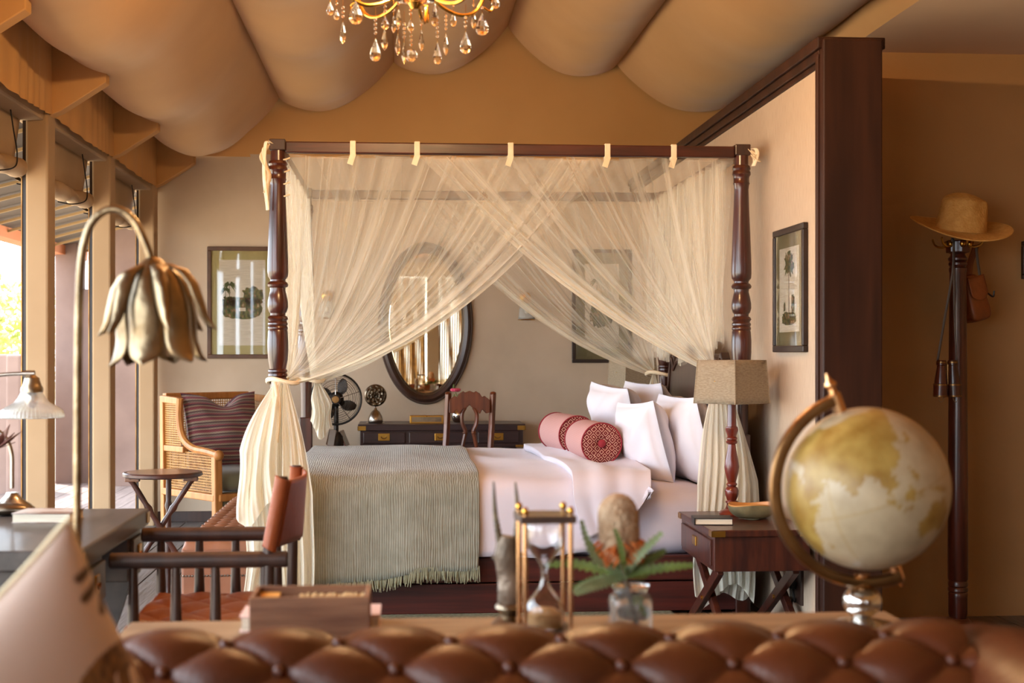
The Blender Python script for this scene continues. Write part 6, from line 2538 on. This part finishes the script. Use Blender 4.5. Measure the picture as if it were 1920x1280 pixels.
# ================================================================ chandelier
YCH = 4.5
c0_ = PX(778, 0, YCH)
ch = thing('crystal_chandelier', 'gilt chandelier with curved arms and hanging crystal drops', 'chandelier', (c0_.x, YCH, c0_.z))
kc = YCH / 2667
CH_W = 14
MB().tube([(0, 0, -.03), (0, 0, .0), (0, 0, .03), (0, 0, .06), (0, 0, .12), (0, 0, .16), (0, 0, .22), (0, 0, .30)], [.012, .03, .045, .05, .02, .035, .018, .012], 20).build('stem', 'gold', ch)
zc_top = 3.62 - c0_.z
MB().tube([(0, 0, .28), (0, 0, zc_top)], .006, 8).build('chain', 'gold', ch)
MB().lathe([(.05, zc_top - .02), (.02, zc_top - .06)], (0, 0, 0), 20).build('ceiling_rose', 'gold', ch)
MB().lathe([(.02, -.012), (.06, -.005), (.075, .01), (.07, .014), (.02, .006)], (0, 0, 0), 32).build('bottom_dish', 'crystal', ch)
_drop = {}


def crystal(pos, w, h, kind='pear', parent=ch):
    key = (kind, round(w, 4), round(h, 4))
    if key not in _drop:
        b = MB()
        if kind == 'ball':
            b.sph((0, 0, 0), w, 10, 7)
        else:
            prof = [(.001, 0), (.12, -.16), (.34, -.42), (.5, -.66), (.46, -.82), (.30, -.94), (.001, -1.0)] if kind == 'pear' else [(.001, 0), (.2, -.2), (.42, -.5), (.5, -.66), (.3, -.86), (.001, -1.)]
            b.lathe([(r_ * w, z_ * h) for r_, z_ in prof], (0, 0, 0), 8)
        o = b.build('crystal_drop', 'crystal', parent, smooth=False)
        _drop[key] = o
    else:
        o = _drop[key].copy()
        COL.objects.link(o)
        o.parent = parent
    o.location = pos
    return o


_bead = None


def beads(p0, n_, parent=ch):
    global _bead
    for k in range(n_):
        pos = Vector(p0) + Vector((0, 0, -.0135 * (k + .5)))
        if _bead is None:
            _bead = MB().sph((0, 0, 0), .0052, 8, 5).build('crystal_bead', 'crystal', parent, smooth=False)
            o = _bead
        else:
            o = _bead.copy()
            COL.objects.link(o)
            o.parent = parent
        o.location = pos
    MB().cyl(p0, Vector(p0) + Vector((0, 0, -.0135 * n_ - .006)), .0008, n=5).build('wire', 'gold', parent)


# arms
for k in range(6):
    a = R(20) + k * PI / 3
    d = Vector((math.cos(a), math.sin(a), 0))
    pts = catmull([d * .03 + Vector((0, 0, .06)), d * .08 + Vector((0, 0, -.005)), d * .15 + Vector((0, 0, -.032)), d * .205 + Vector((0, 0, -.018)), d * .235 + Vector((0, 0, .03)), d * .232 + Vector((0, 0, .065))], 6)
    ar = MB().tube(pts, .0062, 8).build('arm', 'gold', ch)
    MB().tube(catmull([d * .235 + Vector((0, 0, .0)), d * .26 + Vector((0, 0, -.01)), d * .27 + Vector((0, 0, .02)), d * .25 + Vector((0, 0, .03))], 5), .004, 6).build('scroll', 'gold', ar)
    q = d * .232
    MB().lathe([(.012, .06), (.045, .068), (.052, .078), (.048, .08), (.012, .074)], q, 24).build('drip_pan', 'crystal', ar)
    MB().cyl(q + Vector((0, 0, .07)), q + Vector((0, 0, .15)), .011, n=12).build('candle_tube', 'net_hem', ar)
    MB().lathe([(.008, .15), (.016, .168), (.014, .185), (.004, .21), (.001, .215)], q, 12).build('light_bulb', 'bulb', ar)
    l = bpy.data.lights.new('candle_light_offscreen', 'POINT')
    l.energy = CH_W
    l.color = (1, .63, .30)
    l.shadow_soft_size = .012
    o = bpy.data.objects.new('candle_light_offscreen', l)
    COL.objects.link(o)
    o.parent = ch
    o.location = q + Vector((0, 0, .225))
# drops: photo column, crystal top row, width px, height px, bead count above, depth offset, kind
DR = [(619, 2, 15, 27, 0, .05, 'pear'), (631, 16, 12, 22, 1, .12, 'pear'), (643, 40, 13, 42, 3, -.10, 'spear'), (667, 0, 27, 44, 0, -.16, 'pear'), (704, 71, 21, 43, 4, -.15, 'pear'), (721, 54, 15, 42, 3, .10, 'spear'), (722, 30, 16, 25, 2, -.05, 'pear'),
      (738, 28, 11, 36, 1, .18, 'spear'), (747, 16, 12, 34, 1, -.2, 'spear'), (746, 62, 12, 42, 3, .02, 'spear'), (758, 78, 11, 42, 4, -.05, 'spear'), (770, 34, 14, 26, 2, .15, 'pear'),
      (790, 54, 12, 44, 4, .2, 'spear'), (815, 4, 15, 44, 0, -.18, 'pear'), (820, 77, 17, 44, 5, -.08, 'pear'), (836, 62, 12, 44, 4, .12, 'spear'), (850, 18, 13, 34, 1, .18, 'pear'), (873, 58, 22, 42, 3, -.12, 'pear'), (888, 18, 12, 38, 1, .08, 'spear'), (904, 23, 26, 43, 1, -.06, 'pear'), (929, -12, 17, 29, 0, .02, 'pear')]
for (px_, py_, w_, h_, nb, dy, kd) in DR:
    pos = PX(px_, py_, YCH + dy) - Vector(ch.location)
    crystal(pos, w_ * kc, h_ * kc, kd)
    if nb:
        beads(pos + Vector((0, 0, .0135 * nb + .008)), nb)
    MB().cyl(pos + Vector((0, 0, -.004)), pos + Vector((0, 0, .012 + .0135 * nb + .03)), .0007, n=5).build('wire', 'gold', ch)
bp_ = PX(771, 104, YCH - .03) - Vector(ch.location)
crystal(bp_, 12 * kc, 1, 'ball')
beads(bp_ + Vector((0, 0, .082)), 4)
MB().cyl(bp_ + Vector((0, 0, .01)), bp_ + Vector((0, 0, .19)), .0008, n=5).build('wire', 'gold', ch)
